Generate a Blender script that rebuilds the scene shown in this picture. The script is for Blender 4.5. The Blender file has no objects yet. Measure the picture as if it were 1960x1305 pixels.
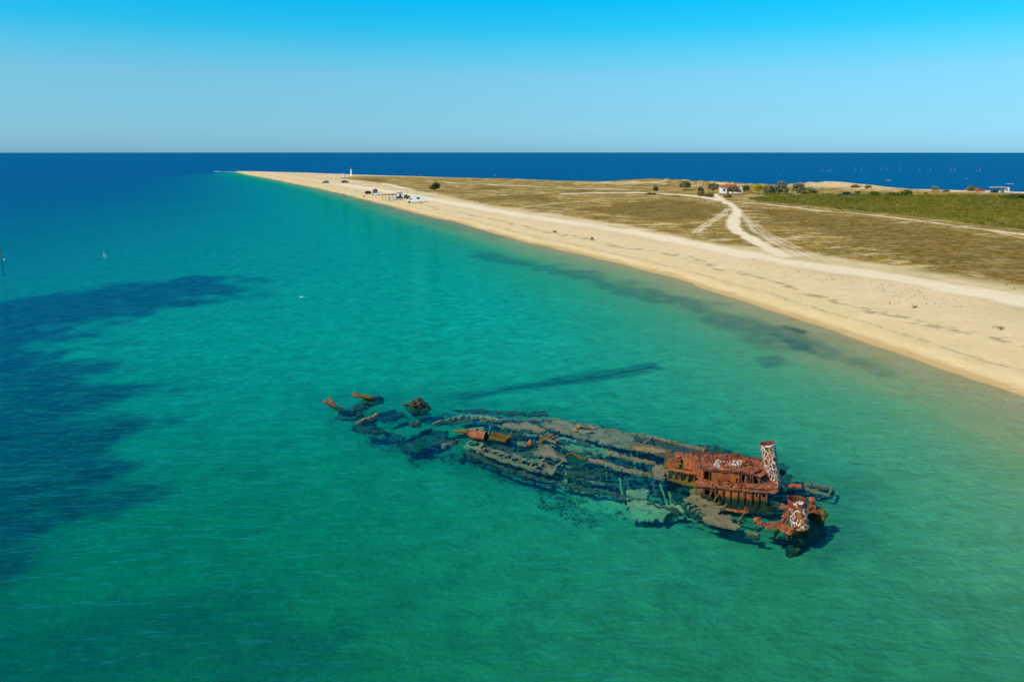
import bpy, bmesh, math, random
import numpy as np
from mathutils import Vector, Matrix
random.seed(7)
rng = np.random.default_rng(7)
scene = bpy.context.scene
COL = scene.collection
rad = math.radians

# ------------------------------------------------------------------ camera
F_PX, CAM_H = 1509.0, 20.0                      # focal length in photo pixels (1960 wide), drone height
PITCH = math.atan((652.5 - 289.8) / F_PX)
cam_d = bpy.data.cameras.new('camera')
cam_d.sensor_width = 36.0
cam_d.lens = F_PX / 1960.0 * 36.0
cam_d.clip_start, cam_d.clip_end = 0.5, 200000.0
cam = bpy.data.objects.new('camera', cam_d)
cam.location = (0, 0, CAM_H)
cam.rotation_euler = (math.pi / 2 - PITCH, 0, 0)
COL.objects.link(cam)
scene.camera = cam

# ------------------------------------------------------------------ sky and sun
SUN_AZ, SUN_EL = math.atan2(-0.80, -0.50), rad(46)   # azimuth clockwise from +Y
world = bpy.data.worlds.new('World')
scene.world = world
world.use_nodes = True
nt = world.node_tree
for n in list(nt.nodes):
    nt.nodes.remove(n)
w_out = nt.nodes.new('ShaderNodeOutputWorld')
w_bg = nt.nodes.new('ShaderNodeBackground')
w_sky = nt.nodes.new('ShaderNodeTexSky')
w_sky.sky_type = 'NISHITA'
w_sky.sun_disc = False
w_sky.sun_elevation = SUN_EL
w_sky.sun_rotation = SUN_AZ
w_sky.air_density = 1.0
w_sky.dust_density = 0.35
w_sky.ozone_density = 4.0
w_geo = nt.nodes.new('ShaderNodeNewGeometry')
w_sep = nt.nodes.new('ShaderNodeSeparateXYZ')
w_ramp = nt.nodes.new('ShaderNodeValToRGB')           # deep azure of the clear upper sky, paler towards the horizon
w_neg = nt.nodes.new('ShaderNodeMath'); w_neg.operation = 'ABSOLUTE'
nt.links.new(w_geo.outputs['Incoming'], w_sep.inputs[0])
nt.links.new(w_sep.outputs['Z'], w_neg.inputs[0])
nt.links.new(w_neg.outputs[0], w_ramp.inputs[0])
el = w_ramp.color_ramp.elements
SKY_TINT = ((0.0, (0.35, 0.75, 1.26)), (0.012, (0.355, 0.755, 1.24)), (0.044, (0.375, 0.76, 1.06)), (0.086, (0.42, 0.86, 1.0)), (0.115, (0.24, 0.95, 1.07)), (0.138, (0.08, 0.98, 1.13)), (0.17, (0.01, 1.02, 1.25)), (0.35, (0.03, 0.92, 1.15)), (1.0, (0.08, 0.85, 1.10)))
el[0].position = 0.0; el[0].color = SKY_TINT[0][1] + (1,)
el[1].position = 1.0; el[1].color = SKY_TINT[-1][1] + (1,)
for p, c in SKY_TINT[1:-1]:
    e = el.new(p); e.color = c + (1,)
w_mul = nt.nodes.new('ShaderNodeMixRGB'); w_mul.blend_type = 'MULTIPLY'; w_mul.inputs[0].default_value = 1.0
nt.links.new(w_sky.outputs[0], w_mul.inputs[1])
nt.links.new(w_ramp.outputs[0], w_mul.inputs[2])
nt.links.new(w_mul.outputs[0], w_bg.inputs[0])
w_bg.inputs[1].default_value = 0.13
nt.links.new(w_bg.outputs[0], w_out.inputs[0])

sun_d = bpy.data.lights.new('sun', 'SUN')
sun_d.energy = 5.0
sun_d.angle = rad(0.5)
sun_d.color = (1.0, 0.91, 0.76)
sun = bpy.data.objects.new('sun', sun_d)
sv = Vector((math.sin(SUN_AZ) * math.cos(SUN_EL), math.cos(SUN_AZ) * math.cos(SUN_EL), math.sin(SUN_EL)))
sun.rotation_euler = sv.to_track_quat('Z', 'Y').to_euler()
sun.location = (-60, -40, 90)
COL.objects.link(sun)

vs = scene.view_settings
vs.view_transform = 'Standard'; vs.look = 'None'; vs.exposure = 0.0; vs.gamma = 1.0
vs.use_curve_mapping = False
scene.render.engine = 'CYCLES'
cy = scene.cycles
cy.use_denoising = True
cy.use_adaptive_sampling = True
cy.adaptive_threshold = 0.015
cy.max_bounces = 8; cy.diffuse_bounces = 1; cy.glossy_bounces = 2
cy.transmission_bounces = 2; cy.volume_bounces = 0; cy.transparent_max_bounces = 8
cy.caustics_reflective = False; cy.caustics_refractive = False
cy.sample_clamp_indirect = 3.0

# ------------------------------------------------------------------ helpers
CP, SP = math.cos(PITCH), math.sin(PITCH)
def at(px, py, z=0.0):
    """world point at height z that the photograph shows at pixel (px, py)"""
    u, v = (px - 980.0) / F_PX, (652.5 - py) / F_PX
    dx, dy, dz = u, CP + v * SP, -SP + v * CP
    t = (z - CAM_H) / dz
    return Vector((dx * t, dy * t, z))
def atd(px, py, Y):
    """world point in the vertical plane y = Y that the photograph shows at pixel (px, py)"""
    u, v = (px - 980.0) / F_PX, (652.5 - py) / F_PX
    dy, dz = CP + v * SP, -SP + v * CP
    return Vector((u * Y / dy, Y, CAM_H + dz * Y / dy))

def hash2(ix, iy, seed):
    h = (ix * 374761393 + iy * 668265263 + seed * 974634777) & 0xFFFFFFFF
    h = ((h ^ (h >> 13)) * 1274126177) & 0xFFFFFFFF
    return ((h ^ (h >> 16)) & 0xFFFF) / 65535.0
def vnoise(x, y, seed=0):
    ix, iy = np.floor(x).astype(np.int64), np.floor(y).astype(np.int64)
    fx, fy = x - ix, y - iy
    fx, fy = fx * fx * (3 - 2 * fx), fy * fy * (3 - 2 * fy)
    a, b = hash2(ix, iy, seed), hash2(ix + 1, iy, seed)
    c, d = hash2(ix, iy + 1, seed), hash2(ix + 1, iy + 1, seed)
    return (a + (b - a) * fx) * (1 - fy) + (c + (d - c) * fx) * fy
def fbm(x, y, scale, octaves=4, seed=0):
    s, amp, tot = 0.0, 1.0, 0.0
    for o in range(octaves):
        s = s + amp * vnoise(x / scale * 2 ** o + 17.3 * o, y / scale * 2 ** o - 9.1 * o, seed + o)
        tot += amp; amp *= 0.5
    return s / tot
def sstep(a, b, x):
    t = np.clip((x - a) / (b - a), 0, 1)
    return t * t * (3 - 2 * t)
def seg_dist(x, y, pts):
    d = np.full(x.shape, 1e12)
    for (ax, ay), (bx, by) in zip(pts[:-1], pts[1:]):
        vx, vy = bx - ax, by - ay
        t = np.clip(((x - ax) * vx + (y - ay) * vy) / (vx * vx + vy * vy + 1e-9), 0, 1)
        d = np.minimum(d, (x - ax - t * vx) ** 2 + (y - ay - t * vy) ** 2)
    return np.sqrt(d)
def inside(x, y, pts):
    r = np.zeros(x.shape, bool)
    for (ax, ay), (bx, by) in zip(pts, pts[1:] + pts[:1]):
        if ay == by: continue
        c = ((ay > y) != (by > y)) & (x < (bx - ax) * (y - ay) / (by - ay) + ax)
        r ^= c
    return r
def sdf(x, y, pts):
    """positive inside the closed polygon"""
    d = seg_dist(x, y, pts + pts[:1])
    return np.where(inside(x, y, pts), d, -d)
def P2(lst, z=1.1):
    out = []
    for p in lst:
        v = at(p[0], p[1], z); out.append((v.x, v.y))
    return out

def obj(name, mesh, parent=None, mats=None):
    o = bpy.data.objects.new(name, mesh)
    COL.objects.link(o)
    if parent is not None: o.parent = parent
    if mats is not None and not mesh.materials:
        for m in (mats if isinstance(mats, (list, tuple)) else [mats]): mesh.materials.append(m)
    return o
def empty(name, loc=(0, 0, 0), rz=0.0):
    o = bpy.data.objects.new(name, None)
    o.empty_display_size = 0.3
    o.location = loc; o.rotation_euler = (0, 0, rz)
    COL.objects.link(o)
    return o
def tag(o, label=None, cat=None, group=None, kind=None):
    if label: o['label'] = label
    if cat: o['category'] = cat
    if group: o['group'] = group
    if kind: o['kind'] = kind
    return o
def np_mesh(name, verts, faces, smooth=False, mat=None):
    """verts (n,3); faces (m,3) or (m,4) array"""
    me = bpy.data.meshes.new(name)
    verts = np.ascontiguousarray(verts, np.float32); faces = np.ascontiguousarray(faces, np.int32)
    k = faces.shape[1]
    me.vertices.add(len(verts)); me.vertices.foreach_set('co', verts.ravel())
    me.loops.add(faces.size); me.loops.foreach_set('vertex_index', faces.ravel())
    me.polygons.add(len(faces))
    me.polygons.foreach_set('loop_start', np.arange(0, faces.size, k, dtype=np.int32))
    me.polygons.foreach_set('loop_total', np.full(len(faces), k, np.int32))
    me.polygons.foreach_set('use_smooth', np.full(len(faces), smooth, bool))
    me.update(calc_edges=True)
    if mat: me.materials.append(mat)
    return me

# node helpers
class NT:
    def __init__(self, name):
        self.m = bpy.data.materials.new(name); self.m.use_nodes = True
        self.t = self.m.node_tree
        for n in list(self.t.nodes): self.t.nodes.remove(n)
        self.out = self.t.nodes.new('ShaderNodeOutputMaterial')
    def n(self, typ, **kw):
        n = self.t.nodes.new(typ)
        for k, v in kw.items(): setattr(n, k, v)
        return n
    def l(self, a, b): self.t.links.new(a, b)
    def val(self, sock, v):
        if hasattr(v, 'is_linked') or isinstance(v, bpy.types.NodeSocket): self.l(v, sock)
        else: sock.default_value = v
    def noise(self, scale, detail=4, rough=0.55, vec=None, dist=0.0):
        n = self.n('ShaderNodeTexNoise'); n.inputs['Scale'].default_value = scale
        n.inputs['Detail'].default_value = detail; n.inputs['Roughness'].default_value = rough
        n.inputs['Distortion'].default_value = dist
        if vec is not None: self.l(vec, n.inputs['Vector'])
        return n.outputs['Fac']
    def ramp(self, fac, stops):
        r = self.n('ShaderNodeValToRGB'); e = r.color_ramp.elements
        e[0].position = stops[0][0]; e[0].color = tuple(stops[0][1]) + (1,)
        e[1].position = stops[-1][0]; e[1].color = tuple(stops[-1][1]) + (1,)
        for p, c in stops[1:-1]:
            q = e.new(p); q.color = tuple(c) + (1,)
        self.l(fac, r.inputs[0]); return r.outputs[0]
    def mix(self, fac, a, b, mode='MIX'):
        m = self.n('ShaderNodeMixRGB', blend_type=mode)
        self.val(m.inputs[0], fac)
        for s, v in ((m.inputs[1], a), (m.inputs[2], b)):
            if isinstance(v, (tuple, list)): s.default_value = tuple(v) + (1,) if len(v) == 3 else v
            else: self.l(v, s)
        return m.outputs[0]
    def math(self, op, a, b=None, clamp=False):
        m = self.n('ShaderNodeMath', operation=op); m.use_clamp = clamp
        self.val(m.inputs[0], a)
        if b is not None: self.val(m.inputs[1], b)
        return m.outputs[0]
    def mapr(self, v, a, b, c=0.0, d=1.0):
        m = self.n('ShaderNodeMapRange'); m.clamp = True
        self.l(v, m.inputs[0])
        for i, q in enumerate((a, b, c, d)): m.inputs[i + 1].default_value = q
        return m.outputs[0]
    def mapping(self, vec, scale=(1, 1, 1), rot=(0, 0, 0)):
        m = self.n('ShaderNodeMapping'); self.l(vec, m.inputs[0])
        m.inputs['Scale'].default_value = scale; m.inputs['Rotation'].default_value = rot
        return m.outputs[0]
    def bump(self, h, strength=0.3, dist=0.05, normal=None):
        b = self.n('ShaderNodeBump'); b.inputs['Strength'].default_value = strength
        b.inputs['Distance'].default_value = dist; self.l(h, b.inputs['Height'])
        if normal is not None: self.l(normal, b.inputs['Normal'])
        return b.outputs[0]
    def principled(self, color, rough=0.8, normal=None, spec=0.3, metal=0.0, **kw):
        p = self.n('ShaderNodeBsdfPrincipled')
        if isinstance(color, (tuple, list)): p.inputs['Base Color'].default_value = tuple(color) + (1,)
        else: self.l(color, p.inputs['Base Color'])
        self.val(p.inputs['Roughness'], rough)
        p.inputs['Specular IOR Level'].default_value = spec
        p.inputs['Metallic'].default_value = metal
        if normal is not None: self.l(normal, p.inputs['Normal'])
        self.l(p.outputs[0], self.out.inputs['Surface'])
        return p

# ------------------------------------------------------------------ terrain: land spit and sea bed
SHORE_NEAR = [(2500, 985), (2250, 872), (2100, 810), (1960, 755), (1880, 729), (1800, 703), (1700, 668), (1600, 632), (1500, 598), (1400, 567), (1300, 536), (1200, 509),
              (1100, 484), (1000, 459), (900, 433), (800, 410), (730, 391), (660, 373), (600, 359), (540, 347), (500, 339.5), (470, 333.5), (452, 330)]
SHORE_FAR = [(450, 328.8), (500, 329.4), (600, 332), (700, 336), (800, 339), (900, 342.5), (1000, 345.5), (1100, 349), (1200, 351.5), (1300, 355), (1400, 357.5), (1500, 359.5), (1600, 361),
             (1700, 363.5), (1800, 366.5), (1900, 368), (1960, 371), (2300, 383), (2700, 400)]
shore_n, shore_f = P2(SHORE_NEAR, 0.0), P2(SHORE_FAR, 0.0)
shore_poly = shore_n + shore_f

ROADS = [  # (points, half width in metres)
    ([(2300, 655), (2100, 610), (1960, 578), (1872, 561), (1738, 536), (1603, 516), (1468, 494), (1300, 462), (1200, 443), (1100, 427), (1000, 412), (900, 395), (830, 382), (770, 371), (710, 361), (650, 352)], 3.4),
    ([(1500, 490), (1470, 474), (1436, 458), (1410, 444), (1402, 432), (1405, 418), (1411, 405), (1404, 395), (1390, 386), (1374, 377), (1368, 371)], 1.55),
    ([(1385, 383), (1450, 390), (1560, 402), (1680, 414), (1800, 428), (1960, 450), (2200, 485)], 1.1),
    ([(1860, 434), (1960, 457), (2200, 497)], 0.7),
    ([(1382, 384), (1340, 376), (1290, 372), (1220, 369), (1150, 369), (1080, 371)], 2.4),
    ([(1395, 400), (1388, 412), (1362, 427), (1336, 447)], 0.45),
    ([(1390, 400), (1380, 412), (1352, 427), (1326, 448)], 0.45),
    ([(1416, 410), (1432, 425), (1444, 445), (1480, 464), (1530, 490)], 0.65),
    ([(1424, 410), (1440, 428), (1462, 448), (1500, 467), (1560, 496)], 0.4),
    ([(1445, 425), (1475, 450), (1520, 470), (1590, 502)], 0.3),
    ([(1000, 398), (1080, 388), (1180, 381), (1290, 379), (1375, 385)], 0.9),
    ([(820, 348), (900, 352), (1000, 356), (1110, 361), (1200, 363)], 2.2),
    ([(1420, 376), (1500, 373), (1560, 372)], 0.8),
    ([(735, 352), (760, 358), (790, 363)], 1.6),
]
ROADS_W = [(P2(p, 1.1), w) for p, w in ROADS]
GRASS = P2([(640, 341), (690, 336.8), (760, 338), (900, 341), (1100, 346), (1300, 350), (1500, 356), (1800, 366), (1960, 372), (2300, 385), (2300, 632), (2100, 588), (1960, 556), (1860, 537), (1740, 517),
            (1620, 497), (1560, 487), (1480, 478), (1380, 468), (1290, 450), (1180, 430), (1080, 414), (990, 400), (900, 386), (850, 374), (790, 364), (750, 354), (690, 346)])
SCRUB = P2([(1430, 381), (1470, 374), (1560, 372), (1700, 372), (1850, 373), (1960, 378), (2300, 395), (2300, 500), (1960, 440), (1880, 430), (1780, 419), (1700, 411), (1600, 400), (1520, 393), (1450, 386)])
BROWN = [P2([(1090, 402), (1160, 390), (1280, 384), (1370, 388), (1392, 400), (1370, 416), (1320, 425), (1270, 424), (1180, 412)]),
         P2([(1425, 398), (1520, 404), (1640, 416), (1800, 436), (1960, 462), (2300, 520), (2300, 600), (1960, 545), (1760, 510), (1660, 470), (1560, 440), (1450, 415)]),
         P2([(1060, 372), (960, 374), (900, 378), (950, 384), (1060, 383)]),
         P2([(650, 345), (700, 341), (740, 343), (740, 348), (690, 349)]),
         P2([(900, 358), (960, 357), (985, 360), (960, 364), (900, 364)]),
         P2([(1060, 362), (1130, 362), (1140, 368), (1080, 370)])]
# sea grass beds, wreck weed and painted shade of the wreck (sea bed, z about -2 .. -4)
WEED_SHADE = [(P2([(-700, 545), (0, 556), (130, 543), (260, 530), (350, 527), (420, 534), (486, 530), (490, 545), (478, 566), (400, 573), (330, 588), (290, 604), (235, 600), (130, 610), (120, 640), (170, 690), (240, 740), (230, 790), (270, 840),
             (250, 880), (185, 960), (120, 990), (0, 1020), (-700, 1100)], -2.5), 7.0, 1.0),
        (P2([(-900, 600), (0, 600), (90, 640), (150, 720), (170, 820), (130, 920), (60, 1000), (0, 1050), (-900, 1150)], -2.5), 9.0, 1.0),
        (P2([(-700, 1080), (0, 1060), (150, 1150), (400, 1180), (560, 1160), (640, 1230), (560, 1330), (-700, 1500)], -2.5), 7, 0.5),
        (P2([(440, 912), (490, 905), (500, 915), (460, 925)], -2.5), 1.2, 0.55),
        (P2([(350, 1185), (470, 1168), (480, 1195), (400, 1215)], -2.5), 2.0, 0.45),
        (P2([(860, 468), (960, 492), (1060, 514), (1160, 538), (1300, 578), (1420, 617), (1540, 655), (1640, 690), (1700, 716), (1690, 728), (1630, 718), (1560, 700), (1440, 655), (1340, 615), (1210, 574), (1080, 536), (960, 506), (880, 482)], -0.9), 3.6, 0.55),
        (P2([(1480, 655), (1530, 668), (1575, 690), (1560, 700), (1510, 684)], -1.2), 1.0, 0.8),
        (P2([(1448, 705), (1490, 700), (1500, 715), (1465, 722)], -1.5), 1.2, 0.5),
        (P2([(1495, 632), (1545, 645), (1536, 652), (1500, 640)], -0.8), 0.4, 0.85),
        (P2([(640, 366), (780, 398), (900, 432), (1000, 462), (940, 462), (820, 430), (700, 395), (620, 368)], -0.8), 4.0, 0.28),
        (P2([(865, 764), (1060, 741), (1190, 723), (1254, 714), (1260, 728), (1200, 740), (1060, 756), (885, 771)], -2.2), 1.0, 0.72),
        # debris and weed round the wreck, its dark shadows painted into the mask
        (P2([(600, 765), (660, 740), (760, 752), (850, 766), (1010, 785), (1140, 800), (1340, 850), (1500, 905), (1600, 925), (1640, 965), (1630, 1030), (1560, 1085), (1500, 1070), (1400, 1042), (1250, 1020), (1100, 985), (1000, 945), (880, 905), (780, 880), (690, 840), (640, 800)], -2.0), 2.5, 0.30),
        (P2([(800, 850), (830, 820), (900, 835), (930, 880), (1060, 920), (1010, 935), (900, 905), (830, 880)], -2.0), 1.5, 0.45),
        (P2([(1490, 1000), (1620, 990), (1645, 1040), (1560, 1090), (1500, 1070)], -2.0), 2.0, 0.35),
        ]

DUNES = [(1500, 357, 1.0, 16), (1545, 356.5, 1.0, 14), (1590, 357, 1.4, 13), (1625, 358.5, 1.5, 12), (1655, 361, 1.3, 10), (1690, 363, 1.2, 10), (1240, 352, 0.9, 16), (1180, 350.5, 0.8, 18), (1120, 350, 0.7, 18)]
DUNES_W = [(P2([(a, b + 5)], 0.5)[0], h, r) for a, b, h, r in DUNES]
def terrain(x, y):
    """height and masks for flat arrays of world positions"""
    s = np.where(inside(x, y, shore_poly), 1.0, -1.0)
    dn, df = seg_dist(x, y, shore_n), seg_dist(x, y, shore_f)
    d = np.minimum(dn, df)
    # an uneven waterline
    wob = (fbm(x, y, 9, 3, 5) - 0.5) * 2.0 + (fbm(x, y, 60, 2, 9) - 0.5) * 2.5
    sd = s * d + wob * sstep(0, 12, 14 - d)
    n1, n2, n3 = fbm(x, y, 26, 4, 11), fbm(x, y, 7, 3, 23), fbm(x, y, 90, 3, 31)
    # land
    land = 1.15 * (1 - np.exp(-np.maximum(sd, 0) / 8.0)) + 0.12 * np.exp(-((sd - 3.2) / 1.3) ** 2)
    inl = sstep(16, 45, sd)
    land += inl * ((n1 - 0.5) * 0.9 + (n2 - 0.5) * 0.25)
    ridge = np.exp(-((df - 16) / 11.0) ** 2) * sstep(-110, 20, x) * np.where(s > 0, 1, 0)
    land += ridge * (0.2 + 2.6 * sstep(0.45, 0.75, n3) + 0.8 * n1 * sstep(0.3, 0.6, n2))
    dune = np.zeros_like(x)
    for (cx, cy_), hh, rr_ in DUNES_W:
        dd = ((x - cx) / (rr_ * 1.3)) ** 2 + ((y - cy_) / (rr_ * 0.7)) ** 2
        dune += hh * np.exp(-dd)
    land += dune * (0.7 + 0.6 * n2) * np.where(s > 0, 1, 0)
    road = np.zeros_like(x)
    land_v = sd > 6
    for pts, w in ROADS_W:
        dd = seg_dist(x[land_v], y[land_v], pts)
        jit = (n2[land_v] - 0.5) * w * 1.1
        road[land_v] = np.maximum(road[land_v], (1 - sstep(w * 0.55, w * 1.35, dd + jit)) * (1.0 if w > 1.5 else 0.8 if w > 1.0 else 0.5) * (0.75 + 0.5 * n1[land_v]))
    land -= road * 0.10 * inl
    # sea bed
    q = np.maximum(-sd, 0)
    qn = np.minimum(q, 1e5)
    depth = np.where(qn < 9, 0.026 * qn, np.where(qn < 36, 0.234 + 0.048 * (qn - 9), 1.53 + 0.037 * (qn - 36)))
    depth = np.where(qn > 110, 4.27 + 0.016 * (qn - 110), depth)
    deep = 0.12 * q
    far_side = (df < dn) | (y > 800)
    depth = np.where(far_side, deep, depth)
    depth = np.minimum(depth, 45.0)
    bar = 0.03 * np.sin(q * 0.42 + 3 * n1) * np.exp(-q / 60) * sstep(3, 12, q)
    depth = depth * (0.9 + 0.2 * n1) + bar + 0.10 * (n2 - 0.5) * sstep(2, 10, q)
    z = np.where(sd > 0, land, -np.maximum(depth, 0.004 * np.minimum(q, 60)))
    # masks
    g = sdf(x, y, GRASS)
    grass = sstep(-2.0, 4.0, g + (n2 - 0.5) * 7 + (n1 - 0.5) * 8)
    grass *= 1 - 0.7 * sstep(0.6, 1.2, dune + (n2 - 0.5) * 0.9)
    scrub = sstep(-1.5, 2.5, sdf(x, y, SCRUB) + (n2 - 0.5) * 5)
    brown = np.zeros_like(x)
    for b in BROWN:
        brown = np.maximum(brown, sstep(-2.5, 4, sdf(x, y, b) + (n2 - 0.5) * 9 + (n1 - 0.5) * 5))
    weed = np.zeros_like(x)
    under = sd < 0.5
    xu, yu = x[under], y[under]
    jw = (fbm(xu, yu, 5, 3, 41) - 0.5)
    for pts, soft, amt in WEED_SHADE:
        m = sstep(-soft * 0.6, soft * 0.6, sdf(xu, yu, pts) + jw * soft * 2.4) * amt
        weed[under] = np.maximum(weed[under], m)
    wet = sstep(1.75, 0.75, sd + (n2 - 0.5) * 1.8) * (sd > -3)
    road *= 1 - sstep(8, 3, sd)
    return z, sd, dn, df, road, grass * (sd > 4), scrub, brown, weed, wet

NA, NR = 700, 760
az = np.linspace(rad(-52), rad(52), NA)
r_near = np.geomspace(14, 900, NR - 26)
rr = np.concatenate([r_near, np.geomspace(940, 42000, 26)])
RR, AZ = np.meshgrid(rr, az, indexing='ij')
gx, gy = (RR * np.sin(AZ)).ravel(), (RR * np.cos(AZ)).ravel()
gz, gsd, gdn, gdf, g_road, g_grass, g_scrub, g_brown, g_weed_shade, g_wet = terrain(gx, gy)
# algae film plus lens vignetting painted into the bed, darker towards camera and left
g_film_vignette = sstep(105, 22, gy) * (0.80 + 0.28 * sstep(15, -25, gx) + 0.25 * (fbm(gx, gy, 18, 4, 61) - 0.5)) * sstep(10, 32, -gsd)
g_film_vignette = np.clip(g_film_vignette, 0, 1)
ii = np.arange(NR * NA).reshape(NR, NA)
quads = np.stack([ii[:-1, :-1], ii[:-1, 1:], ii[1:, 1:], ii[1:, :-1]], -1).reshape(-1, 4)
GV = np.stack([gx, gy, gz], -1)
# smooth vertex normals of the whole sheet so that its pieces meet without a seam
P3 = GV.reshape(NR, NA, 3)
tu, tv = np.gradient(P3, axis=1), np.gradient(P3, axis=0)
nrm = np.cross(tu, tv); nrm /= np.linalg.norm(nrm, axis=-1, keepdims=True) + 1e-12
nrm = np.where(nrm[..., 2:3] < 0, -nrm, nrm).reshape(-1, 3)
attr_a = np.stack([g_road, g_grass, g_scrub, g_wet], -1).astype(np.float32)
attr_b = np.stack([g_weed_shade, g_brown, np.clip(gsd / 60.0, -1, 1) * 0.5 + 0.5, g_film_vignette], -1).astype(np.float32)

def m_terrain():
    t = NT('ground_sand_grass')
    geo = t.n('ShaderNodeNewGeometry'); pos = geo.outputs['Position']
    a = t.n('ShaderNodeAttribute', attribute_name='ma'); b = t.n('ShaderNodeAttribute', attribute_name='mb')
    sa = t.n('ShaderNodeSeparateColor'); t.l(a.outputs['Color'], sa.inputs[0])
    sb = t.n('ShaderNodeSeparateColor'); t.l(b.outputs['Color'], sb.inputs[0])
    road, grass, scrub, wet = sa.outputs[0], sa.outputs[1], sa.outputs[2], a.outputs['Alpha']
    weed, brown, sd = sb.outputs[0], sb.outputs[1], sb.outputs[2]
    nb = t.noise(0.05, 3, 0.6, pos); nm = t.noise(0.35, 4, 0.68, pos); nf = t.noise(2.2, 2, 0.7, pos)
    sand = t.ramp(nm, [(0.25, (0.60, 0.41, 0.215)), (0.5, (0.70, 0.50, 0.29)), (0.75, (0.77, 0.575, 0.35))])
    sand = t.mix(t.mapr(nf, 0.35, 0.7, 0, 0.35), sand, (0.56, 0.40, 0.21))
    stk = t.noise(1.0, 3, 0.6, t.mapping(pos, (0.45, 0.10, 1), (0, 0, rad(-14))), 0.4)
    gold = t.math('MULTIPLY', t.mapr(sd, 0.66, 0.53, 0, 1), t.mapr(stk, 0.36, 0.56, 0.25, 0.95))
    sand = t.mix(gold, sand, (0.60, 0.44, 0.205))
    # wrack lines of dry weed along the beach
    wl = t.mapping(pos, (0.35, 0.35, 1))
    wn = t.noise(1.0, 3, 0.75, wl)
    wr = t.math('MULTIPLY', t.mapr(t.math('ABSOLUTE', t.math('SUBTRACT', t.math('ADD', sd, t.math('MULTIPLY', t.math('SUBTRACT', nb, 0.5), 0.12)), 0.585)), 0.0, 0.012, 1, 0), t.mapr(wn, 0.46, 0.56, 0, 0.8))
    sand = t.mix(wr, sand, (0.25, 0.16, 0.09))
    wr2 = t.math('MULTIPLY', t.mapr(t.math('ABSOLUTE', t.math('SUBTRACT', t.math('ADD', sd, t.math('MULTIPLY', t.math('SUBTRACT', nm, 0.5), 0.02)), 0.538)), 0.0, 0.004, 1, 0), t.mapr(wn, 0.44, 0.55, 0, 0.6))
    sand = t.mix(wr2, sand, (0.27, 0.17, 0.08))
    # thin dry growth at the back of the beach
    back = t.math('MULTIPLY', t.mapr(sd, 0.62, 0.74, 0, 1), t.mapr(t.math('MULTIPLY', nm, nb), 0.19, 0.32, 0, 0.75))
    sand = t.mix(back, sand, (0.42, 0.34, 0.13))
    wetc = t.mix(nm, (0.43, 0.275, 0.115), (0.54, 0.36, 0.15))
    sand = t.mix(wet, sand, wetc)
    dry = t.ramp(nm, [(0.2, (0.130, 0.073, 0.011)), (0.42, (0.270, 0.159, 0.028)), (0.58, (0.400, 0.249, 0.052)), (0.75, (0.580, 0.378, 0.110))])
    olive = t.ramp(nm, [(0.25, (0.090, 0.065, 0.010)), (0.55, (0.210, 0.142, 0.025)), (0.8, (0.360, 0.232, 0.055))])
    dry = t.mix(t.mapr(nb, 0.45, 0.6, 0, 0.8), dry, olive)
    brn = t.ramp(t.noise(0.5, 4, 0.75, pos), [(0.25, (0.085, 0.048, 0.007)), (0.45, (0.165, 0.096, 0.014)), (0.6, (0.260, 0.159, 0.025)), (0.78, (0.440, 0.275, 0.061))])
    dry = t.mix(brown, dry, brn)
    grn = t.ramp(nm, [(0.25, (0.07, 0.07, 0.010)), (0.5, (0.16, 0.14, 0.02)), (0.7, (0.24, 0.19, 0.035)), (0.85, (0.32, 0.24, 0.08))])
    dry = t.mix(scrub, dry, grn)
    cl = t.noise(0.8, 3, 0.65, t.mapping(pos, (1, 1, 1), (0, 0, 0.4)))
    dry = t.mix(t.math('MULTIPLY', t.mapr(cl, 0.5, 0.62, 0, 0.75), t.math('SUBTRACT', 1.0, t.math('MULTIPLY', scrub, 0.5))), dry, (0.085, 0.050, 0.008))
    dry = t.mix(t.mapr(cl, 0.42, 0.34, 0, 0.45), dry, (0.420, 0.284, 0.066))
    patch = t.mapr(t.noise(0.12, 4, 0.72, t.mapping(pos, (1, 1.6, 1))), 0.38, 0.47, 0.15, 1)
    patch = t.math('MAXIMUM', patch, t.math('MAXIMUM', t.math('MULTIPLY', brown, 0.88), scrub))
    g = t.math('MULTIPLY', grass, patch)
    col = t.mix(g, sand, dry)
    trk = t.ramp(nf, [(0.3, (0.68, 0.51, 0.32)), (0.6, (0.78, 0.62, 0.42)), (0.8, (0.83, 0.69, 0.50))])
    col = t.mix(road, col, trk)
    # sea bed: pale sand, weed, scattered mottling
    mot = t.noise(0.55, 3, 0.7, pos, 0.6)
    bed = t.ramp(mot, [(0.3, (0.27, 0.235, 0.125)), (0.5, (0.38, 0.335, 0.195)), (0.7, (0.50, 0.445, 0.255))])
    shal = t.mapr(sd, 0.20, 0.40, 0, 1)
    bed = t.mix(shal, bed, t.mix(mot, (0.27, 0.205, 0.075), (0.39, 0.295, 0.115)))
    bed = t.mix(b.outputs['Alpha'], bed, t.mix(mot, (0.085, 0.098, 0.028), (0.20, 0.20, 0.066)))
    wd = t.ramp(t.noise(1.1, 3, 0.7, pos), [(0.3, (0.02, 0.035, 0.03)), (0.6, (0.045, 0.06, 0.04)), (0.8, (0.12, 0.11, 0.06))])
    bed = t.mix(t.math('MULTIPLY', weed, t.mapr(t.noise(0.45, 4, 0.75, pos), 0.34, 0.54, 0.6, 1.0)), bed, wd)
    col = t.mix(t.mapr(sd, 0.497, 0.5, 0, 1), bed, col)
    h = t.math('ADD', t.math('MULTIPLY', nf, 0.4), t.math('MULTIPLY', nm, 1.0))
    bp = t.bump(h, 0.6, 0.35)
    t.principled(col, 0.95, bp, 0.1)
    return t.m
M_GROUND = m_terrain()

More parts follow.
